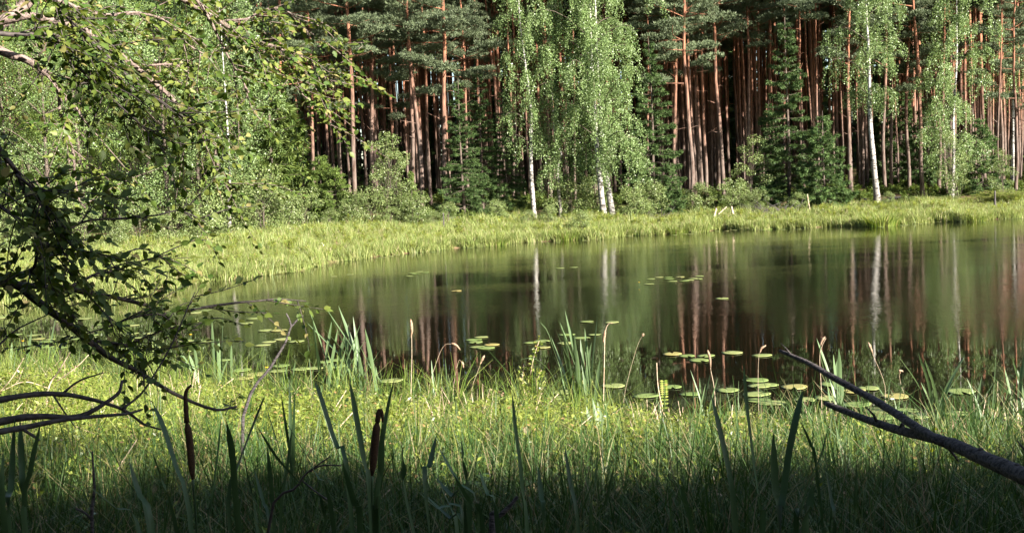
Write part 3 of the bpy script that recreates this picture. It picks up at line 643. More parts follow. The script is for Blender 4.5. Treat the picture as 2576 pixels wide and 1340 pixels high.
# waterline fringe: taller tufts
N = 900; X = rg.uniform(-14, 24, N); D = yfar(X)+rg.uniform(-.15, .5, N)
k_fr = kit('fringe_tuft', [grass_tuft(30+k, 60, .16, .45, .016, .7, m_grass) for k in range(3)])
scatter('shoreline_sedge', np.stack([X, D, np.maximum(height(X, D), -.05)], -1), k_fr, 3, .55, 1.15, seed=4)
# forest floor plants
N = 9000; D = rg.uniform(44, 78, N); X = rg.uniform(-.5, .52, N)*D; df = D-yfar(X); cl = np.sin(X*.9+D*.5)+np.sin(X*.37-D*.8)
ok = (df > 6) & (cl > .1); X, D = X[ok], D[ok]
k_fl = kit('floor_plant', [herb_sprig(40+k, .32, 7, .10, m_forb) for k in range(3)])
scatter('forest_undergrowth', np.stack([X, D, height(X, D)], -1), k_fl, 3, .6, 1.5, seed=5)
# near meadow
N = 60000; D = rg.uniform(3.4, 12.5, N); X = rg.uniform(-.58, .58, N)*D; dn = ynear(X)-D
ok = dn > -.05; X, D = X[ok], D[ok]
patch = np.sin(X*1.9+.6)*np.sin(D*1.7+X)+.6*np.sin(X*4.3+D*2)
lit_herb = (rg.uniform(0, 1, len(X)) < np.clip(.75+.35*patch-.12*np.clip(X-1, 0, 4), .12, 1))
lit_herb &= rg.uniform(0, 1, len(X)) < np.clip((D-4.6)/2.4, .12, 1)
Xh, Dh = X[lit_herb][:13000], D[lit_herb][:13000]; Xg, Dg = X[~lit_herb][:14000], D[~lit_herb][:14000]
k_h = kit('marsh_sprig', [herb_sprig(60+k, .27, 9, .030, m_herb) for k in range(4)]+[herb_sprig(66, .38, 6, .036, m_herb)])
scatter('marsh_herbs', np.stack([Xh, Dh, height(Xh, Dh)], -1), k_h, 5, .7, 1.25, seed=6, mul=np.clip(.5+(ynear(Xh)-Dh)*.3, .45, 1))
sed = rg.uniform(0, 1, len(Xg)) > np.clip((Dg-4.8)/2.6, 0, .9); Xs, Ds = Xg[sed], Dg[sed]; Xg, Dg = Xg[~sed], Dg[~sed]  # dark plants thicken towards the viewer to deepen the shade there
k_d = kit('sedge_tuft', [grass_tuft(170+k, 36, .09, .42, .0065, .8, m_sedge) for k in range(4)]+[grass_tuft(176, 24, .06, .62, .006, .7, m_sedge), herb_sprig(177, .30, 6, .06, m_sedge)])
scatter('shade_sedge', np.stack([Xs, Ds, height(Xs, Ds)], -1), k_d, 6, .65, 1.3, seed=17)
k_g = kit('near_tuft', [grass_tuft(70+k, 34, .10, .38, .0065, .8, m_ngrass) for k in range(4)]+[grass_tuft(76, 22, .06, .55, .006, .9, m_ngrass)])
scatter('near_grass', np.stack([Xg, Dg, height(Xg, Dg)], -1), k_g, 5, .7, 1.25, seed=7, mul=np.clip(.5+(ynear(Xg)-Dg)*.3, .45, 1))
sel = rg.permutation(len(X))[:900]; k_s = kit('straw', [straw_bit(80+k) for k in range(3)])
scatter('dead_straw', np.stack([X[sel], D[sel], height(X[sel], D[sel])], -1), k_s, 3, .7, 1.4, seed=8)
# patches of standing dead stalks
PX = []
for a_, b_, D_ in [(1140, 1060, 7.9), (1180, 1110, 7.2), (2110, 1050, 7.2), (2560, 1020, 7.3), (115, 930, 10.2), (430, 960, 9.3), (1630, 1060, 7.6), (250, 1060, 8.0)]:
    c_ = at(a_, b_, D_); PX += [(c_[0]+rng.normal(0, .16), D_+rng.normal(0, .16)) for _ in range(22)]
PX = np.array(PX)
k_t = kit('stalk', [grass_tuft(180+k, 7, .05, .40, .007, .35, m_straw) for k in range(3)]+[straw_bit(185)])
scatter('dead_stalks', np.stack([PX[:, 0], PX[:, 1], height(PX[:, 0], PX[:, 1])], -1), k_t, 4, .7, 1.3, seed=21)
# broad-leaved plants along the shaded front edge
N = 260; D = rng.uniform(4.2, 5.1, N); X = rng.uniform(-.6, 2.6, N); keep = (np.sin(X*2.1+1.3)+np.sin(D*3+X) > .1) | (X > .6); X, D = X[keep], D[keep]
def broad_sprig(seed):
    rg = np.random.default_rng(seed); mb = MB()
    for k in range(5):
        a = k*1.26+rg.uniform(-.3, .3); hd = np.array([math.cos(a), math.sin(a), 0]); h = rg.uniform(.16, .34); tp = hd*rg.uniform(.06, .16)+[0, 0, h]
        tube(mb, [(0, 0, -.02), tp*.5+[0, 0, .03], tp], [.003, .002, .002], 4, cap=False); sd2 = np.array([-hd[1], hd[0], 0]); q = rg.uniform(.035, .06); up = np.array([0, 0, q*.35])
        V = [tp-hd*q*.6, tp+sd2*q*.8-hd*q*.2+up, tp+sd2*q*.75+hd*q*.7+up, tp+hd*q*1.5-up*.5, tp-sd2*q*.75+hd*q*.7+up, tp-sd2*q*.8-hd*q*.2+up, tp+hd*q*.3]
        mb.add(V, None, [(6, i, (i+1) % 6) for i in range(6)])
    return mb.mesh('broad_sprig', m_broad)
m_broad = foliage('broad_marsh_leaves', (.035, .075, .022), (.07, .12, .035), trans=.2, rough=.4, spec=.5)
k_b = kit('broadleaf', [broad_sprig(190+k) for k in range(4)])
scatter('broadleaf_plants', np.stack([X, D, height(X, D)+.05], -1), k_b, 4, .5, .9, seed=22)
# sedge hanging over the near waterline
N = 420; X = rg.uniform(-6, 6, N); D = ynear(X)+rg.uniform(-.5, .12, N)
k_e = kit('edge_tuft', [grass_tuft(90+k, 30, .05, .62, .006, 1.1, m_ngrass) for k in range(3)])
scatter('water_edge_sedge', np.stack([X, D, height(X, D)], -1), k_e, 3, .55, 1.2, seed=9, mul=np.interp(X, [0, 1.5], [1, .62]))

# ------------------------------------------------------------------ cattails in the shade near the camera
def ribbon(mb, pts, w, n=12, keel=.25, m=0, twist=0.0):
    P = smooth_path(pts, n); Tn = unit(np.gradient(P, axis=0)); t = np.linspace(0, 1, n)
    view = unit(P-CAM); s0 = unit(np.cross(Tn, view)); v0 = np.cross(s0, Tn)
    ang = (twist*(t-.3))[:, None]
    s = s0*np.cos(ang)+v0*np.sin(ang); nn = np.cross(s, Tn)
    ww = (w*.5*np.clip(np.minimum(t/.22, 1), .0, 1)**.75*(1-.25*t))[:, None]+.0004      # t = 0 at the tip
    V = np.stack([P-s*ww, P+nn*ww*keel, P+s*ww], 1).reshape(-1, 3)
    i = np.arange(n-1)*3; mb.add(V, np.concatenate([np.stack([i, i+1, i+4, i+3], -1), np.stack([i+1, i+2, i+5, i+4], -1)]), m=m)
def down_to(P, base):
    return list(P)+[base]
def px_blade(px, D, base, lean=0):
    n = len(px); return [at(a, b, D+lean*(1-i/max(1, n-1))) for i, (a, b) in enumerate(px)]+[base]
def cattail(label, D, base_px, leaves, group, w=.013, spike=None, mats=None):
    b = at(base_px, 1340, D); X = b[0]; base = np.array([X, D, H(X, D)-.05])
    o = thing('cattail_plant', label, 'cattail', base, 0, group); off = -base
    rg = np.random.default_rng(int(base_px*7+D*100))
    for lf in leaves:
        mb = MB(); bb = base+np.array([rg.uniform(-.03, .03), rg.uniform(-.03, .03), 0])
        ww = 1.3*w*rg.uniform(.85, 1.15)
        P = np.array(px_blade(lf, D+rg.uniform(-.15, .15), bb, rg.uniform(-.15, .15)))
        ribbon(mb, P+off, ww, twist=rg.uniform(-.35, .35)); mb.build('leaf', m_shaded_cattail, o, True)
    if spike:
        st, fe, ma = spike
        mb = MB(); P = smooth_path([base]+[at(a, c, D) for a, c in st], 10); tube(mb, P+off, .0035, 6); mb.build('stem', m_shaded_cattail, o, True)
        mb = MB(); P = smooth_path([at(a, c, D) for a, c in fe], 12); r = .0105*np.clip(np.minimum(np.linspace(0, 8, 12), np.linspace(8, 0, 12)), .35, 1); tube(mb, P+off, r, 10); mb.build('spike', m_spike, o, True)
        if ma: mb = MB(); P = smooth_path([at(a, c, D) for a, c in ma], 10); tube(mb, P+off, np.linspace(.008, .003, 10), 8, lump=.1); mb.build('spike_tip', m_spike, o, True)
    return o
G = 'shaded cattails close to the viewer'
cattail('cattail carrying the tall straight brown spike under the bare branches', 3.1, 500, [[(385, 1015), (410, 1070), (440, 1165), (480, 1315)], [(557, 1045), (547, 1145), (530, 1270), (522, 1340)], [(380, 1130), (405, 1200), (445, 1335)]], G,
        spike=([(495, 1335), (485, 1207)], [(485, 1205), (477, 1110), (470, 1062)], [(470, 1062), (467, 990), (481, 968)]))
cattail('cattail with broad pale blade leaning left, left of the brown spike', 3.4, 400, [[(240, 1085), (280, 1130), (330, 1225), (370, 1295)], [(325, 1160), (350, 1240), (385, 1335)], [(215, 1215), (290, 1275), (350, 1335)]], G, w=.016)
cattail('cattail of dark upright blades in the corner below the bare twigs', 3.0, 55, [[(50, 1055), (55, 1170), (62, 1320)], [(37, 1050), (28, 1220), (22, 1335)], [(103, 1060), (76, 1185), (62, 1330)], [(8, 1130), (12, 1330)]], G)
cattail('cattail with crossing blades right of the brown spike', 3.2, 600, [[(668, 990), (640, 1060), (600, 1170), (575, 1300)], [(693, 1090), (646, 1170), (600, 1320)], [(646, 1070), (696, 1150), (756, 1220), (816, 1335)], [(570, 1060), (585, 1150), (600, 1330)]], G)
cattail('cattail of slim dark blades between brown spike and leaning trio', 3.6, 690, [[(603, 1085), (622, 1190), (648, 1330)], [(672, 1120), (681, 1210), (690, 1335)], [(735, 1075), (722, 1180), (706, 1330)], [(800, 1120), (770, 1220), (735, 1335)], [(640, 1180), (662, 1260), (680, 1335)]], G, w=.011)
cattail('cattail of slim dark blades right of the single tall blade', 3.5, 1480, [[(1420, 1120), (1436, 1220), (1455, 1335)], [(1505, 1130), (1495, 1230), (1486, 1335)], [(1545, 1170), (1525, 1260), (1505, 1335)]], G, w=.010)
cattail('cattail of thin upright stems left of the crossing pair of blades', 4.4, 735, [[(706, 985), (722, 1090), (735, 1200)], [(742, 980), (738, 1100), (736, 1250)], [(665, 1010), (690, 1090), (718, 1200)], [(728, 960), (731, 1080), (733, 1200)]], G, w=.011)
cattail('cattail with three blades leaning left of the bent brown spike', 3.1, 880, [[(793, 960), (811, 1010), (846, 1120), (875, 1200)], [(711, 1045), (756, 1120), (796, 1195), (836, 1295)], [(861, 1160), (891, 1265), (906, 1340)]], G)
cattail('cattail with drooping brown spike between two dark tall blades', 2.9, 945, [[(878, 950), (896, 1045), (918, 1170), (933, 1270)], [(993, 950), (976, 1020), (961, 1120), (948, 1270), (946, 1340)], [(962, 1060), (958, 1180), (950, 1335)]], G, w=.015,
        spike=([(940, 1335), (936, 1198)], [(936, 1195), (944, 1110), (949, 1060)], [(949, 1060), (955, 1031), (961, 1040), (963, 1062)]))
cattail('cattail fan of many dark blades at the lower middle', 3.2, 1150, [[(1009, 1100), (1016, 1170), (1030, 1290)], [(1098, 1095), (1081, 1170), (1071, 1245)], [(1158, 1085), (1166, 1160), (1181, 1315)], [(1101, 1120), (1151, 1210), (1205, 1315)], [(1091, 1170), (1126, 1260), (1171, 1335)], [(1051, 1235), (1096, 1275), (1151, 1330)], [(1096, 1200), (1136, 1245), (1171, 1285)]], G, w=.0145)
cattail('cattail with short outer blade right of the dark fan', 3.3, 1235, [[(1206, 1185), (1226, 1240), (1251, 1315)], [(1140, 1190), (1180, 1260), (1215, 1330)], [(1060, 1235), (1130, 1300), (1170, 1340)]], G)
cattail('cattail with one tall single blade before the sunlit meadow', 3.0, 1325, [[(1288, 985), (1296, 1070), (1308, 1160), (1316, 1245), (1328, 1340)], [(1353, 1170), (1362, 1250), (1366, 1340)]], G, w=.0125)
cattail('cattail pair of broad tall blades below the forked dead branch tips', 3.1, 1880, [[(1788, 990), (1811, 1080), (1836, 1195), (1850, 1330)], [(1871, 915), (1878, 1010), (1891, 1120), (1911, 1270), (1918, 1340)], [(1713, 1220), (1727, 1270), (1743, 1335)]], G, w=.0155)
cattail('cattail with broad blades leaning right under the forked branch', 2.9, 1985, [[(2020, 980), (2005, 1040), (1985, 1135), (1967, 1270), (1960, 1340)], [(2082, 1080), (2065, 1145), (2035, 1210), (2012, 1295), (2002, 1340)], [(1945, 1085), (1950, 1220), (1962, 1340)], [(2045, 1220), (2035, 1280), (2025, 1340)]], G, w=.0165)
cattail('cattail with thin blades right of the broad leaning ones', 3.6, 2110, [[(2080, 1190), (2092, 1260), (2100, 1335)], [(2156, 1160), (2152, 1250), (2148, 1335)], [(2015, 1060), (2040, 1120), (2055, 1190)], [(2020, 1080), (2046, 1150), (2080, 1230)]], G, w=.010)

# sunlit cattail clumps at the water's edge
def clump(label, D, base_px, tips, w=.034, group='sunlit cattail clumps at the near water edge', seeds=()):
    b0 = at(base_px[0], 1000, D); b1 = at(base_px[1], 1000, D); X = (b0[0]+b1[0])/2; base = np.array([X, D, max(-.1, H(X, D)-.05)])
    o = thing('cattail_clump', label, 'cattail', base, 0, group); rg = np.random.default_rng(abs(int(base_px[0])))
    for k, tp in enumerate(tips):
        pts = [tp] if isinstance(tp, tuple) else tp
        bb = np.array([b0[0]+(b1[0]-b0[0])*rg.uniform(0, 1), D+rg.uniform(-.12, .12), base[2]])
        dd = D+rg.uniform(-.2, .2); P = [at(a, c, dd) for a, c in pts]
        if len(P) == 1: P.append(P[0]*.5+bb*.5+np.array([(P[0][0]-bb[0])*-.12, 0, .03]))
        mb = MB(); ribbon(mb, np.array(P+[bb])-base, w*rg.uniform(.75, 1.15), 10, twist=rg.uniform(-.5, .5)); mb.build('leaf', m_reedleaf, o, True)
    return o
clump('large sunlit cattail clump with many tall blades left of centre', 9.6, (800, 975), [(773, 765), (816, 768), (851, 768), (771, 810), (836, 798), (888, 795), (908, 810), (936, 857), (738, 870), (878, 840), (956, 880), (866, 830), (848, 850), (925, 845), (900, 880), (815, 880), (840, 900), (945, 920), (965, 935), [(905, 868), (930, 920), (960, 985)], (795, 860), (885, 900), (870, 875), (785, 790), (828, 785), (862, 800), (806, 815), (850, 825), (878, 812), (895, 835), (918, 825), (942, 880), (830, 850), (858, 880)])
clump('sunlit cattail clump with arching outer blade in the middle of the shore', 9.0, (1430, 1490), [[(1356, 808), (1376, 830), (1392, 875), (1415, 950)], (1421, 780), (1396, 825), (1408, 808), (1471, 825), (1503, 795), (1386, 845), (1412, 862), (1440, 870), (1452, 880), (1466, 900), (1430, 905), (1402, 800), (1434, 815), (1415, 825), (1445, 840), (1460, 850), (1488, 860), (1478, 880), (1425, 850), (1510, 900), [(1308, 905), (1345, 900), (1385, 935), (1410, 990)], (1395, 900)])
clump('dark low cattail tuft rooted where the meadow falls into shade', 6.9, (1480, 1530), [(1503, 1010), [(1540, 992), (1522, 1030), (1505, 1100)], (1440, 1040), (1475, 1020), (1490, 1000), [(1555, 1035), (1535, 1045), (1520, 1120)], (1462, 1050)])
clump('sunlit cattail clump under the upper tip of forked dead branch', 9.2, (2085, 2120), [(2054, 850), [(2075, 850), (2062, 880), (2080, 960)], (2110, 875), (2096, 890), (2106, 905), (2120, 960), (2055, 965)])
clump('sunlit cattail clump between pads right of forked dead branch', 8.8, (2330, 2370), [(2254, 886), (2309, 884), (2325, 900), (2428, 890), [(2430, 895), (2395, 945), (2365, 1010)], (2340, 940), (2355, 960), (2345, 990), (2400, 985), (2430, 920), (2316, 960), (2380, 985)])
clump('sunlit cattail clump by the right frame edge', 8.6, (2545, 2600), [(2546, 900), (2527, 925), (2480, 930), (2576, 895), (2560, 930), (2590, 910), (2500, 960), (2570, 985)])
clump('pair of thin cattail blades right of the upper branch tip', 9.0, (2230, 2270), [[(2185, 915), (2215, 945), (2245, 990)], (2240, 950), (2272, 940), (2205, 965)], w=.010)
clump('sunlit cattail clump left of the dead twig by the pads', 11.2, (545, 585), [(562, 775), (533, 805), (582, 865), (550, 850), (540, 870), (575, 900), (600, 910), (530, 900)])
clump('pale cattail blades behind the long bare branch', 11.8, (430, 520), [(440, 870), (462, 880), (475, 890), (500, 905), (520, 905), (450, 905), (488, 868), (425, 900)])
clump('thin cattail blades standing at the left water edge', 12.4, (20, 200), [(80, 830), (30, 860), (60, 880), (130, 870), (150, 900), (200, 880), (185, 850), (10, 890), (110, 915), (165, 920), (215, 905), (140, 800), (205, 910)])

clump('thin sunlit sedge-like cattail blades right of the tallest reed', 9.0, (1070, 1130), [(1060, 925), (1085, 905), (1105, 930), (1120, 900), (1140, 935), (1050, 950), (1095, 945), (1128, 955)], w=.013)
clump('thin sunlit cattail blades between fern frond and row of pads', 8.5, (1725, 1790), [(1712, 940), (1737, 930), (1760, 950), (1790, 925), (1742, 960), (1805, 950), (1775, 965)], w=.013)
clump('thin sunlit cattail blades in front of the crowded near pads', 7.9, (1960, 2040), [(1955, 1000), (1975, 1015), (2000, 985), (2022, 1010), (2048, 1000), (1990, 1030)], w=.013)
clump('sunlit cattail blades left of the clump at right frame edge', 8.3, (2440, 2500), [(2432, 950), (2455, 970), (2470, 945), (2500, 960), (2490, 985), (2448, 990)], w=.016)
clump('pale sunlit cattail blades right of the curved grey dead twig', 9.8, (690, 745), [(680, 905), (702, 890), (722, 915), (745, 900), (660, 920), (735, 930)], w=.02)
# reed stems with brown seed heads
def reed(label, D, px, head=None, w=.003, m=None):
    P0 = at(px[-1][0], px[-1][1], D); base = np.array([P0[0], D, max(-.05, H(P0[0], D)-.05)])
    o = thing('reed_stem', label, 'reed', base, 0, 'single reed stems on the near shore')
    P = smooth_path([at(a, c, D) for a, c in px]+[base], 14); mb = MB(); tube(mb, P-base, np.linspace(w*.5, w, 14), 5); mb.build('stem', m or m_straw, o, True)
    if head:
        Q = smooth_path([at(a, c, D) for a, c in head], 8); mb = MB(); tube(mb, Q-base, np.array([.3, .8, 1, 1, .9, .8, .6, .3])*.011, 6, lump=.2); mb.build('seed_head', m_seed, o)
reed('tallest reed with upright reddish plume left of the centre', 8.2, [(1035, 810), (1036, 900), (1034, 1000)], [(1033, 802), (1036, 830), (1034, 850)])
reed('reed with nodding brown head arching over dark water', 9.2, [(1138, 865), (1118, 868), (1100, 905), (1078, 985)], [(1135, 862), (1148, 868), (1158, 880)], .002)
reed('second nodding reed with brown tip beside the arching one', 9.3, [(1160, 910), (1155, 905), (1148, 930), (1140, 985)], [(1160, 908), (1164, 915), (1166, 925)], .002)
reed('slanted reed with reddish tip right of the nodding reeds', 9.2, [(1218, 895), (1205, 925), (1185, 990)], [(1219, 893), (1212, 905), (1207, 918)], .002)
reed('pale dead reed with curled top and dark husk beside middle clump', 8.9, [(1541, 812), (1530, 815), (1522, 840), (1520, 920), (1518, 1010)], [(1523, 830), (1519, 850), (1518, 862)], .0045)
reed('fine slanted grass stem with tiny head over the middle water', 8.8, [(1618, 840), (1600, 880), (1570, 1000)], [(1619, 838), (1617, 842), (1615, 846)], .0015)
reed('pale crooked dead stalk beside the bright fern frond', 8.2, [(1652, 912), (1654, 960), (1660, 1000), (1666, 1030)], None, .006)
reed('dark dead reed with ragged husk left of the forked branch tip', 8.6, [(1782, 890), (1788, 930), (1798, 990)], [(1780, 880), (1785, 900), (1788, 925)], .003)
reed('reed with pink plume standing above the pads near branch tip', 9.0, [(1915, 872), (1909, 895), (1907, 960)], [(1927, 868), (1915, 876), (1911, 888)], .002)
reed('reed with curved brown head among blades under the forked branch', 9.0, [(2078, 850), (2068, 870), (2062, 900), (2066, 980)], [(2076, 846), (2068, 856), (2063, 870)], .003)
reed('slanted red-tipped reed above the upper arm of forked branch', 9.4, [(2184, 862), (2195, 890), (2225, 965)], [(2184, 860), (2190, 875), (2196, 890)], .002)
reed('nodding reed with pale tassel right of the white flower', 9.0, [(2272, 935), (2262, 932), (2266, 965), (2280, 1010)], [(2272, 933), (2262, 932), (2264, 940)], .002)
reed('dark dead upright stalk standing in the shaded meadow', 6.4, [(1666, 1035), (1668, 1090), (1667, 1200)], None, .007, m_dead)
reed('pale broken stalk in the sunlit meadow right of centre', 7.6, [(1535, 1050), (1537, 1090), (1538, 1120)], None, .006)
reed('bleached reed stub standing in sunlit herbs at the middle', 8.4, [(1627, 1005), (1628, 1040), (1629, 1070)], None, .006)

# fern frond, flowering shrub and white flower on the near shore
def leafy_shoot(name, label, cat, D, stems, leaf, ml):
    b = at(*stems[0][-1], D); base = np.array([b[0], D, max(0, H(b[0], D)-.03)]); o = thing(name, label, cat, base)
    mb = MB(); nd = MB(); rg = np.random.default_rng(abs(int(b[0]*100))+5)
    for st in stems:
        P = smooth_path([at(a, c, D+rg.uniform(-.1, .1)) for a, c in st]+[base], 14); tube(mb, P-base, np.linspace(.002, .006, 14), 5)
        n = 90; t = rg.uniform(0, 10.5, n); c = np.stack([np.interp(t, np.arange(14), P[:, q]) for q in range(3)], -1)-base+rg.normal(0, .018, (n, 3))
        cards(nd, c, unit(rg.standard_normal((n, 3))+[0, 0, .5]), unit(rg.standard_normal((n, 3))+[0, -.5, 1.0]), leaf*rg.uniform(.6, 1.2, n), leaf*.5)
    mb.build('stem', m_straw, o, True); nd.build('foliage', ml, o)
leafy_shoot('willow_shrub', 'small pale leafy willow shrub at the water edge left of middle cattails', 'shrub', 9.0, [[(1357, 855), (1340, 910), (1330, 985)], [(1318, 915), (1315, 960), (1325, 1010)], [(1362, 930), (1345, 970), (1335, 1020)], [(1310, 945), (1318, 985), (1328, 1015)], [(1372, 960), (1352, 1000), (1335, 1030)]], .04, m_herb)
leafy_shoot('dark_shrub_sprig', 'small reddish sprig beside the dark shore notch at centre', 'plant', 8.9, [[(1240, 985), (1236, 1000), (1230, 1020)], [(1262, 990), (1250, 1005), (1238, 1025)]], .03, m_seed)
def frond():
    D = 8.0; b = at(1672, 1060, D); base = np.array([b[0], D, H(b[0], D)]); o = thing('fern_frond', 'bright upright fern frond with ladder leaflets beside the pale crooked stalk', 'fern', base)
    P = smooth_path([at(1670, 958, D), at(1672, 1010, D), base], 20)-base; mb = MB(); tube(mb, P, np.linspace(.001, .003, 20), 4); mb.build('stem', m_reedleaf, o)
    nd = MB()
    for s in (-1, 1):
        c = P[:13]; d = np.tile(np.array([s*1.0, 0, .1]), (13, 1)); cards(nd, c, d, np.tile(np.array([0, -1.0, .3]), (13, 1)), .032, .016)
    nd.build('leaflets', m_herb, o)
frond()
def flower(name, label, px, py, D, m, r=.03):
    b = at(px, py, D); base = np.array([b[0], D, max(0.0, H(b[0], D))]); o = thing(name, label, 'flower', base)
    mb = MB(); tube(mb, [(0, 0, -.02), (0, 0, b[2]-base[2])], .003, 5); mb.build('stem', m_reedleaf, o)
    mb = MB(); a = np.arange(8)*.785; n = 8; c = np.tile(np.array([0, 0, b[2]-base[2]]), (n, 1)); d = np.stack([np.cos(a), np.sin(a), np.full(n, .7)], -1)
    cards(mb, c, d, np.tile(np.array([0, 0, 1.0]), (n, 1)), r, r*.7); mb.build('petals', m, o)
flower('white_flower', 'small white flower standing among pads below the forked branch', 2245, 1008, 8.9, m_white, .035)
for px, py, lab in [(58, 859, 'yellow water lily flower beside thin cattail blades at left'), (672, 926, 'yellow water lily flower beside the pads left of sunlit clump'), (1608, 711, 'yellow water lily flower left of the far pad cluster'), (480, 843, 'yellow water lily flower behind the long bare branch')]:
    p = onz(px, py, .06); flower('lily_flower', lab, px, py, p[1], m_flower, .03)

# ------------------------------------------------------------------ lily pads
def pad_mesh(seed):
    rg = np.random.default_rng(seed); n = 22; a = np.linspace(.22, 2*math.pi-.22, n); mb = MB()
    rad = 1+.035*np.sin(a*3+seed)+.02*rg.standard_normal(n); z1 = .012+.022*np.clip(np.sin(a*2+seed*1.7), 0, 1)
    ring = lambda q, z: np.stack([q*rad*np.cos(a), q*rad*np.sin(a)*.86, z], -1)
    V = np.vstack([[(.12, 0, .02)], ring(.6, np.full(n, .018)), ring(1.0, z1), ring(.98, z1-.03)])
    T = [(0, 1+k, 2+k) for k in range(n-1)]; Q = [(1+r*n+k, 1+r*n+n+k, 2+r*n+n+k, 2+r*n+k) for r in range(2) for k in range(n-1)]
    mb.add(V, Q, T); return mb.mesh('lily_pad', m_pad, True)
pads = [pad_mesh(k) for k in range(6)]
def pad(px, py, label, group, r=.125, p=None):
    p = onz(px, py, .008) if p is None else p
    o = link('lily_pad', pads[int(rng.integers(0, 6))]); o.location = (p[0], p[1], .008); o.scale = (r, r, r*.6); o.rotation_euler = (0, 0, rng.uniform(0, 6.28))
    tag(o, label, 'lily pad', group)
CL = [('green lily pad in the small far cluster near the far bank reflection', 'far left pads', .11, [(1045, 688), (1070, 685), (1030, 694), (1055, 683), (1038, 686), (880, 690), (840, 695)]),
      ('pale lily pad of the loose pair on open water', 'pair of far pads', .11, [(1408, 674), (1443, 672)]),
      ('pale lily pad in the far right-of-centre cluster on open water', 'far centre pads', .105, [(1636, 701), (1658, 697), (1681, 697), (1683, 701), (1691, 707), (1711, 696), (1721, 706), (1733, 704), (1743, 700), (1756, 701), (1758, 694), (1633, 714)]),
      ('lily pad in the ring of pads on dark water left of willow shrub', 'ring of pads', .125, [(1211, 847), (1191, 854), (1196, 860), (1201, 872), (1221, 874), (1236, 866)]),
      ('lily pad behind the middle cattail clump', 'pads behind the middle clump', .115, [(1476, 808), (1539, 810), (1426, 841), (1463, 849), (1496, 841), (1423, 862), (1333, 861), (1363, 857), (1366, 873)]),
      ('lily pad in the row above the near pads left of branch tip', 'row of pads', .125, [(1691, 889), (1728, 894), (1776, 894), (1759, 905), (1841, 886), (1916, 893)]),
      ('near lily pad at the meadow edge right of middle cattails', 'near middle pads', .13, [(1543, 969), (1691, 972), (1626, 994), (1441, 997), (1396, 1000), (1468, 960), (1736, 990), (1420, 985)]),
      ('big near lily pad crowded left of the forked dead branch', 'near pads left of the branch', .135, [(1831, 980), (1901, 955), (1911, 969), (1903, 990), (1906, 1005), (1856, 1040), (1930, 1012), (1930, 967), (1998, 972), (1945, 1012), (2025, 1004)]),
      ('big near lily pad seen around the arms of forked branch', 'near pads around the branch', .135, [(2080, 1000), (2095, 965), (2145, 982), (2185, 975), (2155, 1016), (2210, 1032), (2280, 1031), (2217, 1047), (2310, 1045), (2355, 1080), (2250, 995), (2225, 1072), (2030, 1057), (2407, 1039)]),
      ('lily pad in the raft left of the large sunlit cattail clump', 'pads left of the large clump', .14, [(706, 919), (701, 932), (756, 927), (791, 925), (818, 909), (846, 920), (846, 905), (986, 956), (605, 930), (615, 950), (645, 940)]),
      ('small lily pad on the calm water beyond the dead twig', 'pads beyond the dead twig', .13, [(666, 830), (701, 830), (676, 859), (661, 867), (746, 858), (710, 852), (560, 905), (640, 800), (620, 812)])]
for lab, g, r, ps in CL:
    for a, b in ps: pad(a, b, lab, g, r*rng.uniform(.78, 1.08))
pad(1148, 731, 'single lily pad alone on open dark water left of centre', None)
pad(1816, 750, 'single lily pad alone right of the far cluster', None)
pad(2415, 983, 'reddish lily pad alone right of the cattail blades', None, .15)
n = 0
while n < 46:
    px, py = rng.uniform(0, 520), rng.uniform(770, 885); p = onz(px, py)
    if p[1] > float(yfar(p[0]))-.3 or p[1] < float(ynear(p[0]))+.3: continue
    pad(0, 0, 'lily pad among the many on the left water behind leafy twigs', 'pads on the left water', rng.uniform(.09, .13), p); n += 1
n = 0
while n < 40:                                                # small pads and scum along the far waterline
    X = rng.uniform(-6, 20); p = np.array([X, float(yfar(X))-rng.uniform(.2, 1.3), 0])
    pad(0, 0, 'small lily pad floating close under the far bank', 'pads under the far bank', rng.uniform(.08, .14), p); n += 1

# ------------------------------------------------------------------ far bank details
def stick(name, label, pts, r, cat='stick', m=None):
    P = [np.array(p) for p in pts]; base = P[-1].copy(); o_ = MB(); tube(o_, smooth_path(P, 8)-base, np.linspace(r*.6, r, 8), 6, lump=.08)
    o = o_.build(name, m or m_dead, None, True); o.location = base; tag(o, label, cat); return o
def bank(px, py, D): return at(px, py, D)
stick('dead_stick', 'short pale post stub leaning on the grassy bank, left of three', [at(1802, 524, 45), at(1796, 546, 45)], .05, m=m_straw)
stick('dead_stick', 'pale stick leaning far to the right between two stubs', [at(1828, 520, 45), at(1806, 540, 45)], .03, m=m_straw)
stick('dead_stick', 'short pale upright stub right of the leaning stick', [at(1840, 519, 45), at(1844, 538, 45)], .05, m=m_straw)
stick('dead_stick', 'thin pale bent stick standing in grass below the broad spruce', [at(2031, 488, 45.5), at(2034, 510, 45.5), at(2038, 532, 45.5)], .025, m=m_straw)
stick('bank_post', 'thin dark post standing in the grass near the ferns', [at(2503, 480, 46), at(2503, 523, 46)], .05)
stick('dead_stick', 'bare thin stem standing alone before the left bank bushes', [at(1115, 535, 41), at(1116, 560, 41), at(1115, 588, 41)], .03)
def log(label, a, b, r):
    stick('fallen_log', label, [a+np.array([0, 0, .12]), (a+b)/2+np.array([0, .1, .16]), b+np.array([0, 0, .12])], r, 'log')
def gnd(px, D): X = at(px, 500, D)[0]; return np.array([X, D, H(X, D)])
log('grey fallen log right of the white birch foot', gnd(2232, 49.5), gnd(2300, 48.6), .09)
log('pale thin fallen log left of the white birch', gnd(2125, 49.5), gnd(2180, 49.5), .06)
log('pale fallen stick by the dark spruces at meadow edge', gnd(1125, 44.5), gnd(1168, 44.5), .05)
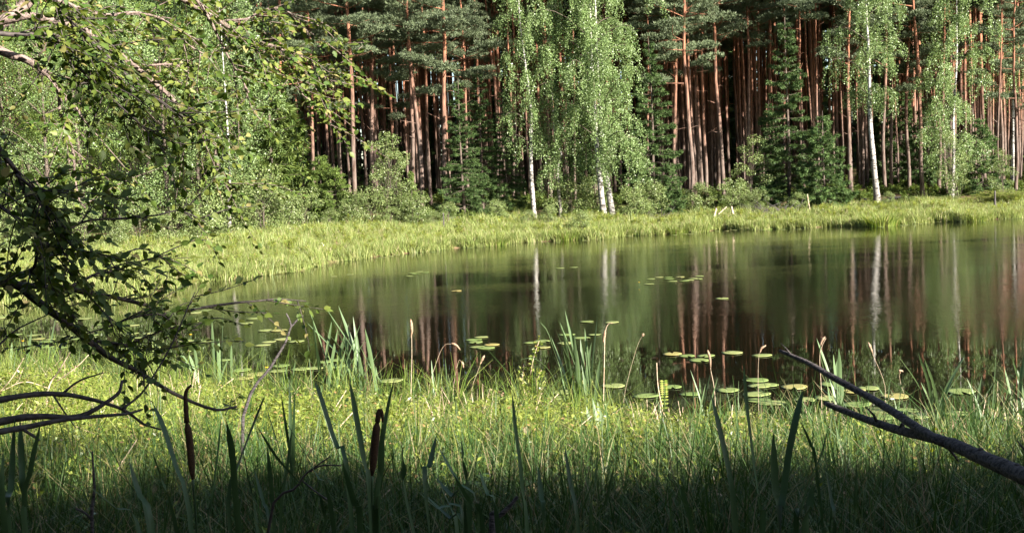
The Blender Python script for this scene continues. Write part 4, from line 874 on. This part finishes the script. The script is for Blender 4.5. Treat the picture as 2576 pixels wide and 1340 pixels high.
log('pinkish fallen branch under the broad spruce', gnd(2080, 47), gnd(2118, 48), .06)
def brush(label, px, D, n, r, seed):
    X = at(px, 500, D)[0]; base = np.array([X, D, H(X, D)]); rg = np.random.default_rng(seed); mb = MB()
    for k in range(n):
        a = rg.uniform(0, 6.28); p = np.array([rg.normal(0, r*.4), rg.normal(0, r*.3), 0]); d = np.array([math.cos(a), math.sin(a)*.6, rg.uniform(.1, .8)]); L = r*rg.uniform(.5, 1.3)
        tube(mb, smooth_path([p, p+d*L*.5+rg.normal(0, .05, 3), p+d*L+rg.normal(0, .08, 3)], 5), np.linspace(.018, .005, 5), 4)
    o = mb.build('brushwood_heap', m_dead, None, True); o.location = base; tag(o, label, 'brushwood')
brush('heap of bare grey brushwood left of the tall narrow spruce', 1915, 46, 30, .8, 1)
brush('small heap of bare twigs right of the twin birches', 1660, 46, 20, .6, 2)
brush('bare twig heap on the bank before the broad spruce', 1975, 45.5, 22, .7, 3)
def tussock(label, px, D, sc, seed):
    rg = np.random.default_rng(seed); mb = MB(); n = 260; a = rg.uniform(0, 6.28, n); q = .35*np.sqrt(rg.uniform(0, 1, n))
    blades(mb, np.stack([q*np.cos(a)*1.4, q*np.sin(a), np.full(n, -.1)], -1), a, .65*rg.uniform(.5, 1.1, n), rg.uniform(.3, 1.1, n), .02, 3, rg=rg)
    X = at(px, 500, D)[0]; Y = float(yfar(X))-.05; o = mb.build('sedge_tussock', m_ngrass, None); o.location = (X, Y, .02); o.scale = (sc, sc, sc); tag(o, label, 'tussock')
tussock('largest dark sedge tussock at far waterline below the white birch', 2212, 41, 1.25, 1)
tussock('small dark tussock at the far waterline below the lone pine', 1705, 41, .8, 2)
tussock('sedge tussock at the waterline under the twin birches', 1420, 40, .9, 3)
tussock('sedge tussock at the waterline left of the round waterside bush', 1240, 38, .8, 4)
tussock('low tussock on the far waterline near the right frame edge', 2440, 42, .7, 5)
# ferns on the right bank
def fern_meshes(seed):
    rg = np.random.default_rng(seed); mb = MB()
    for k in range(11):
        a = k*.57+rg.uniform(-.2, .2); hd = np.array([math.cos(a), math.sin(a), 0]); sd2 = np.array([-hd[1], hd[0], 0]); L = rg.uniform(.5, .75)
        P = smooth_path([(0, 0, 0), hd*L*.4+[0, 0, L*.55], hd*L+[0, 0, L*.5]], 14); t = np.linspace(.15, 1, 14)
        for s in (-1, 1): cards(mb, P, np.tile(sd2*s+hd*.3, (14, 1)), np.tile(np.array([0, 0, 1.0]), (14, 1)), .22*(1.1-t), .06)
    return mb.mesh('fern', m_grass)
ferns = [fern_meshes(k) for k in range(2)]
for k in range(16):
    px = rng.uniform(2420, 2600); D = rng.uniform(46.5, 49); X = at(px, 500, D)[0]
    o = link('fern', ferns[k % 2]); o.location = (X, D, H(X, D)); o.rotation_euler = (0, 0, rng.uniform(0, 6)); s_ = rng.uniform(.8, 1.2); o.scale = (s_, s_, s_)
    tag(o, 'bright green fern in the patch at the forest edge on the right bank', 'fern', 'ferns of the right bank patch')

# ------------------------------------------------------------------ forked dead branch, right foreground
def px3(pts): return [at(a, b, d) for a, b, d in pts]
lo = px3([(2075, 1013, 4.2), (2150, 1043, 4.05), (2250, 1078, 3.8), (2370, 1108, 3.5), (2470, 1150, 3.3), (2576, 1197, 3.1), (2760, 1290, 2.8)])
end = lo[-1]+np.array([.75, -.35, 0]); end[2] = H(end[0], end[1])-.05
base = end.copy(); o = thing('dead_branch', 'grey weathered forked dead branch reaching in over the near meadow', 'branch', base)
mb = MB(); P = smooth_path(lo+[end], 40); tube(mb, P-base, np.interp(np.linspace(0, 1, 40), [0, .02, .35, .55, 1], [.008, .011, .016, .0225, .030]), 12, lump=.05)
for tt, dz, dx in ((30, .10, -.05), (17, -.07, .05), (9, .06, -.04)):
    p = P[tt]-base; tube(mb, [p, p+np.array([dx*.5, -.01, dz*.6]), p+np.array([dx, .01, dz])], [.007, .0045, .002], 5, lump=.1)
for tt in (22, 27, 12):                                      # knots
    p = P[tt]-base; tube(mb, [p, p+np.array([.0, -.01, .028])], [.016, .006], 6)
mb.build('limb', m_dead, o, True)
mb = MB(); P = smooth_path(px3([(1962, 882, 4.4), (2030, 911, 4.25), (2100, 951, 4.1), (2200, 1006, 3.9), (2300, 1070, 3.65), (2345, 1098, 3.52), (2380, 1112, 3.47)]), 26); tube(mb, P-base, np.interp(np.linspace(0, 1, 26), [0, .3, 1], [.007, .012, .018]), 10, lump=.05)
tube(mb, np.array([P[2], P[1]+[.0, 0, .02], P[0]+[0.005, 0, .03]])-base, [.004, .003, .002], 4); mb.build('limb', m_dead, o, True)

# ------------------------------------------------------------------ leafy tree reaching in from the left
TX, TY = -3.3, 4.3
tree = thing('alder_tree', 'leafy tree reaching in from the left with crooked branches over the meadow', 'tree', (TX, TY, H(TX, TY)-.03))
T0 = np.array([TX, TY, H(TX, TY)-.03])
tp = smooth_path([T0-[0, 0, .2], T0+[.05, 0, 1.2], T0+[-.05, .1, 2.6], T0+[.15, .3, 4.2], T0+[.1, .4, 6.0]], 20)
mb = MB(); tube(mb, tp-T0, np.linspace(.14, .05, 20), 10, lump=.03); mb.build('trunk', m_alderbark, tree, True)
# column, row, distance along each branch; start radius, end radius, twigs, leaf spacing, lit
def tk(z): return tp[int(np.argmin(abs(tp[:, 2]-z)))]
BR = [  # (points, D0, D1, r0, r1, n_twigs, start height on trunk or None)
    ([(0, 58), (30, 40), (78, 0), (130, -60)], 5.4, 5.6, .030, .022, 3, 2.6),
    ([(25, 48), (75, 40), (120, 50), (185, 65), (228, 85), (260, 110), (325, 155), (355, 180), (408, 225), (440, 255), (465, 290), (500, 330), (540, 375), (550, 440), (577, 470)], 5.3, 5.6, .016, .004, 30, 2.7),
    ([(0, 85), (45, 88), (100, 86), (140, 90), (152, 120), (172, 147), (230, 200), (300, 265), (370, 330), (420, 390)], 3.3, 3.5, .0065, .002, 95, 2.5),
    ([(135, -5), (150, 22), (175, 50), (190, 70), (260, 130), (330, 200), (400, 250), (470, 300)], 3.4, 3.6, .006, .002, 85, 3.0),
    ([(165, 8), (200, 22), (250, 37), (295, 37), (345, 32), (420, 55), (470, 110), (520, 140)], 4.8, 5.1, .010, .003, 20, 3.6),
    ([(0, 128), (30, 140), (65, 150), (100, 172), (130, 198), (150, 235), (175, 255), (200, 285), (208, 302)], 5.0, 5.1, .017, .006, 12, 2.4),
    ([(150, 238), (152, 290), (172, 340), (185, 390), (188, 440), (198, 500), (215, 523)], 5.05, 5.1, .008, .004, 10, None),
    ([(375, 165), (425, 162), (452, 168), (480, 192), (485, 225), (500, 270)], 5.5, 5.6, .006, .003, 14, None),
    ([(455, -5), (500, 22), (555, 55), (590, 80), (620, 105), (660, 110), (710, 125), (770, 150), (805, 185), (835, 208)], 5.6, 5.9, .012, .003, 27, 4.2),
    ([(492, -5), (525, 45), (550, 95), (575, 145), (600, 185), (640, 260)], 5.5, 5.7, .009, .003, 15, 4.1),
    ([(565, 52), (620, 48), (645, 35), (690, 20), (740, 40), (780, 90)], 5.6, 5.8, .006, .003, 12, None),
    ([(620, 105), (680, 160), (725, 200), (770, 250), (785, 310)], 5.7, 5.8, .005, .002, 17, None),
    ([(0, 382), (30, 415), (50, 450), (75, 520), (90, 600), (90, 660), (70, 690)], 3.2, 3.3, .007, .004, 66, 2.0),
    ([(70, 592), (150, 587), (220, 555), (320, 550), (400, 540), (455, 530), (520, 560)], 3.6, 3.9, .005, .002, 24, None),
    ([(40, 440), (90, 480), (110, 520), (150, 560)], 3.1, 3.2, .005, .002, 44, None),
    ([(0, 520), (60, 560), (110, 610), (180, 630)], 3.0, 3.2, .006, .002, 44, 2.0),
    ([(0, 710), (45, 718), (100, 762), (165, 810), (225, 857), (280, 900), (340, 930), (380, 955), (450, 995), (540, 1030), (595, 1022)], 3.3, 3.9, .0125, .004, 4, 1.7),
    ([(45, 716), (100, 720), (165, 725), (215, 735), (300, 750), (360, 765), (440, 787), (500, 775), (590, 762), (646, 757), (700, 752), (770, 757)], 3.4, 4.2, .011, .002, 26, None),
    ([(0, 700), (35, 692), (90, 680), (110, 655), (140, 640), (220, 640), (300, 655)], 3.3, 3.5, .009, .003, 16, 1.75),
    ([(175, 722), (210, 705), (240, 690), (300, 677), (360, 655), (420, 640)], 3.5, 3.7, .006, .002, 16, None),
    ([(235, 857), (280, 862), (320, 867), (360, 850), (385, 840), (425, 825), (500, 830)], 3.6, 3.8, .006, .002, 22, None),
    ([(0, 1005), (60, 995), (130, 990), (200, 997), (270, 1015), (320, 1035), (360, 1065), (405, 1080)], 3.1, 3.5, .008, .003, 0, 1.3),
    ([(160, 987), (200, 957), (260, 937)], 3.25, 3.3, .004, .002, 0, None),
    ([(0, 1060), (60, 1050), (115, 1047), (170, 1050), (215, 1042), (270, 1010), (300, 985), (307, 957)], 3.0, 3.2, .0095, .004, 0, 1.2),
    ([(0, 1085), (60, 1075), (150, 1057), (240, 1047), (320, 1040), (358, 1029)], 2.9, 3.2, .0085, .003, 0, 1.15),
    ([(60, 1080), (100, 1107)], 2.95, 2.95, .005, .003, 0, None),
    ([(305, 1030), (350, 995), (380, 955), (430, 870), (470, 780), (490, 735)], 3.3, 3.6, .004, .0015, 6, None),
    ([(135, 995), (165, 1040), (190, 1075)], 3.2, 3.2, .003, .0015, 0, None),
    ([(215, 735), (250, 775), (275, 800), (290, 850)], 3.5, 3.5, .003, .0015, 8, None),
    ([(0, 865), (40, 830), (100, 800), (170, 770)], 3.2, 3.4, .003, .0015, 3, 1.5),
    ([(250, 830), (330, 800), (400, 790), (430, 810)], 3.6, 3.7, .004, .002, 18, None)]
leaf_c, leaf_d, leaf_n, leaf_s, leaf_b = [], [], [], [], []
branch_objs = []; rg = np.random.default_rng(77)
for bi, (pts, D0, D1, ra, rb, nt, zt) in enumerate(BR):
    n = len(pts); P = [at(a, b, D0+(D1-D0)*i/(n-1)) for i, (a, b) in enumerate(pts)]
    if zt is not None:
        e0 = P[0]-unit(P[1]-P[0])*.22; P = [tk(zt), tk(zt)*.5+e0*.5+np.array([0, 0, .03]), e0]+P
    m_ = max(8, len(P)*3); P = smooth_path(P, m_)
    rad = np.linspace(ra*(1.5 if zt else 1), rb, m_)
    mb = MB(); tube(mb, P-T0, rad, 7, lump=.06, rg=rg)
    lit = P[len(P)//2][2] > .4+(6.6-D1)*.592
    i0 = int(m_*.25) if zt is not None else 0
    nt = int(nt*(1.0 if D0 > 5.2 else .62 if D0 > 4.2 else .40)+.9) if nt else 0
    for k in range(nt):
        i = int(rg.uniform(max(1, i0), m_-1)) if k else m_-2
        d0 = unit(P[min(m_-1, i+1)]-P[i-1]); d = unit(d0*rg.uniform(.2, 1)+rand_dirs(rg, 1)[0]*.75+np.array([.15, 0, -.12])); L = rg.uniform(.12, .42)*(1.15 if D0 > 4.5 else .85)
        Tw = smooth_path([P[i], P[i]+d*L*.5+rand_dirs(rg, 1)[0]*.03, P[i]+d*L+np.array([0, 0, -.10*L])+rand_dirs(rg, 1)[0]*.05], 8)
        tube(mb, Tw-T0, np.linspace(min(rb*1.2, .0028), .0010, 8), 4)
        nl = int(L/.016)+3; t = np.linspace(1.0, 7, nl)
        c = np.stack([np.interp(t, np.arange(8), Tw[:, q]) for q in range(3)], -1)
        sgn = np.where(np.arange(nl) % 2, 1, -1)[:, None]; sdv = unit(np.cross(d, [0, 0, 1.0]))
        ld = unit(sdv*sgn*.8+d*.6+rg.standard_normal((nl, 3))*.45-np.array([0, 0, .15])); ld[-1] = d
        leaf_c.append(c+rg.normal(0, .006, (nl, 3))); leaf_d.append(ld); leaf_n.append(unit(np.array([0, -.25, 1.0])+rg.standard_normal((nl, 3))*.6)); leaf_s.append(rg.uniform(.020, .038, nl)*(1.25 if D0 > 4.5 else 1.05)); leaf_b.append(np.full(nl, bi))
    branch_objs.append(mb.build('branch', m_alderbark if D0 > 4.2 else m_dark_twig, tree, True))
leaf_c = np.concatenate(leaf_c); leaf_d = np.concatenate(leaf_d); leaf_n = np.concatenate(leaf_n); leaf_s = np.concatenate(leaf_s); leaf_b = np.concatenate(leaf_b)
# one leaf: short stalk, oval blade folded along the midrib, tip
LV = np.array([(0, 0, 0), (.16, 0, 0), (.32, .25, .06), (.60, .31, .07), (.88, .15, .0), (1.10, 0, -.10), (.88, -.15, .0), (.60, -.31, .03), (.32, -.25, .04), (.60, 0, -.03)])
LT = [(1, 9, 2), (2, 9, 3), (3, 9, 4), (4, 9, 5), (5, 9, 6), (6, 9, 7), (7, 9, 8), (8, 9, 1)]
lm = MB(); lm.add(LV, None, LT+[(0, 1, 2)]); leaf_me = lm.mesh('leaf', m_alder)
s_ = unit(np.cross(leaf_n, leaf_d)); nn_ = np.cross(leaf_d, s_)
pr = np.array([project(c) for c in leaf_c]); inframe = (pr[:, 0] > 5) & (pr[:, 0] < 2570) & (pr[:, 1] > 5) & (pr[:, 1] < 1335)
size = leaf_s/pr[:, 2]*(.3+np.abs(np.einsum('ij,ij->i', nn_, unit(leaf_c-CAM))))*inframe
big = np.argsort(-size)[:296]; isbig = np.zeros(len(leaf_c), bool); isbig[big] = True
for i in big:
    lo_ = link('leaf', leaf_me, branch_objs[leaf_b[i]])
    m4 = Matrix.Identity(4)
    for r in range(3):
        m4[r][0], m4[r][1], m4[r][2] = leaf_d[i][r]*leaf_s[i], s_[i][r]*leaf_s[i], nn_[i][r]*leaf_s[i]; m4[r][3] = leaf_c[i][r]-T0[r]
    lo_.matrix_local = m4
R_ = ~isbig; c, d, s2, n2, sz = leaf_c[R_]-T0, leaf_d[R_], s_[R_], nn_[R_], leaf_s[R_][:, None, None]
V = c[:, None]+sz*(LV[None, :, 0:1]*d[:, None]+LV[None, :, 1:2]*s2[:, None]+LV[None, :, 2:3]*n2[:, None])
k = np.arange(len(c))[:, None, None]*len(LV)
mb = MB(); mb.add(V.reshape(-1, 3), None, (np.array(LT)[None]+k).reshape(-1, 3)); tag(mb.build('foliage', m_alder, tree), kind='stuff')

# loose dead twigs standing in the near meadow
def twig(label, D, lines, r, m, base_px):
    b = at(base_px[0], base_px[1], D); base = np.array([b[0], D, H(b[0], D)-.03]); mb = MB()
    for i, ln in enumerate(lines):
        P = [at(a, c, D) for a, c in ln]
        if i == 0: P.append(base)
        P = smooth_path(P, 14); tube(mb, P-base, np.linspace(r*.4, r if i == 0 else r*.5, 14), 6, lump=.08)
    o = mb.build('dead_twig', m, None, True); o.location = base; tag(o, label, 'twig')
twig('curved grey dead twig with forked top left of large sunlit cattails', 5.6, [[(763, 792), (733, 820), (721, 855), (701, 890), (676, 930), (646, 965), (610, 1060)], [(720, 788), (727, 802), (733, 822)]], .010, m_dead, (600, 1150))
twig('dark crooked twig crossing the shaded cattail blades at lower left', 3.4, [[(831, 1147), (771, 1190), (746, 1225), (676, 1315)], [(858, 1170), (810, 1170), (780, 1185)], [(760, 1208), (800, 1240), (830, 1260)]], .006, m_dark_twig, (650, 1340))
twig('short upright dead stick in the shaded lower left corner', 3.6, [[(232, 1135), (237, 1235), (232, 1335)], [(190, 1278), (215, 1290), (234, 1310)]], .008, m_dead, (232, 1340))
twig('stout grey lichened twig leaning at the bottom middle', 3.2, [[(1302, 1248), (1280, 1275), (1255, 1300), (1238, 1335)]], .012, m_dead, (1225, 1340))
twig('bleached bare twigs in the sun left of the bare branches', 8.0, [[(180, 880), (150, 930), (120, 985)], [(225, 890), (190, 925), (140, 960)], [(60, 900), (30, 950), (0, 985)], [(120, 975), (60, 960), (0, 985)]], .008, m_straw, (110, 1020))
print('tri', sum(len(m.polygons) for m in bpy.data.meshes), 'objects', len(S.objects))
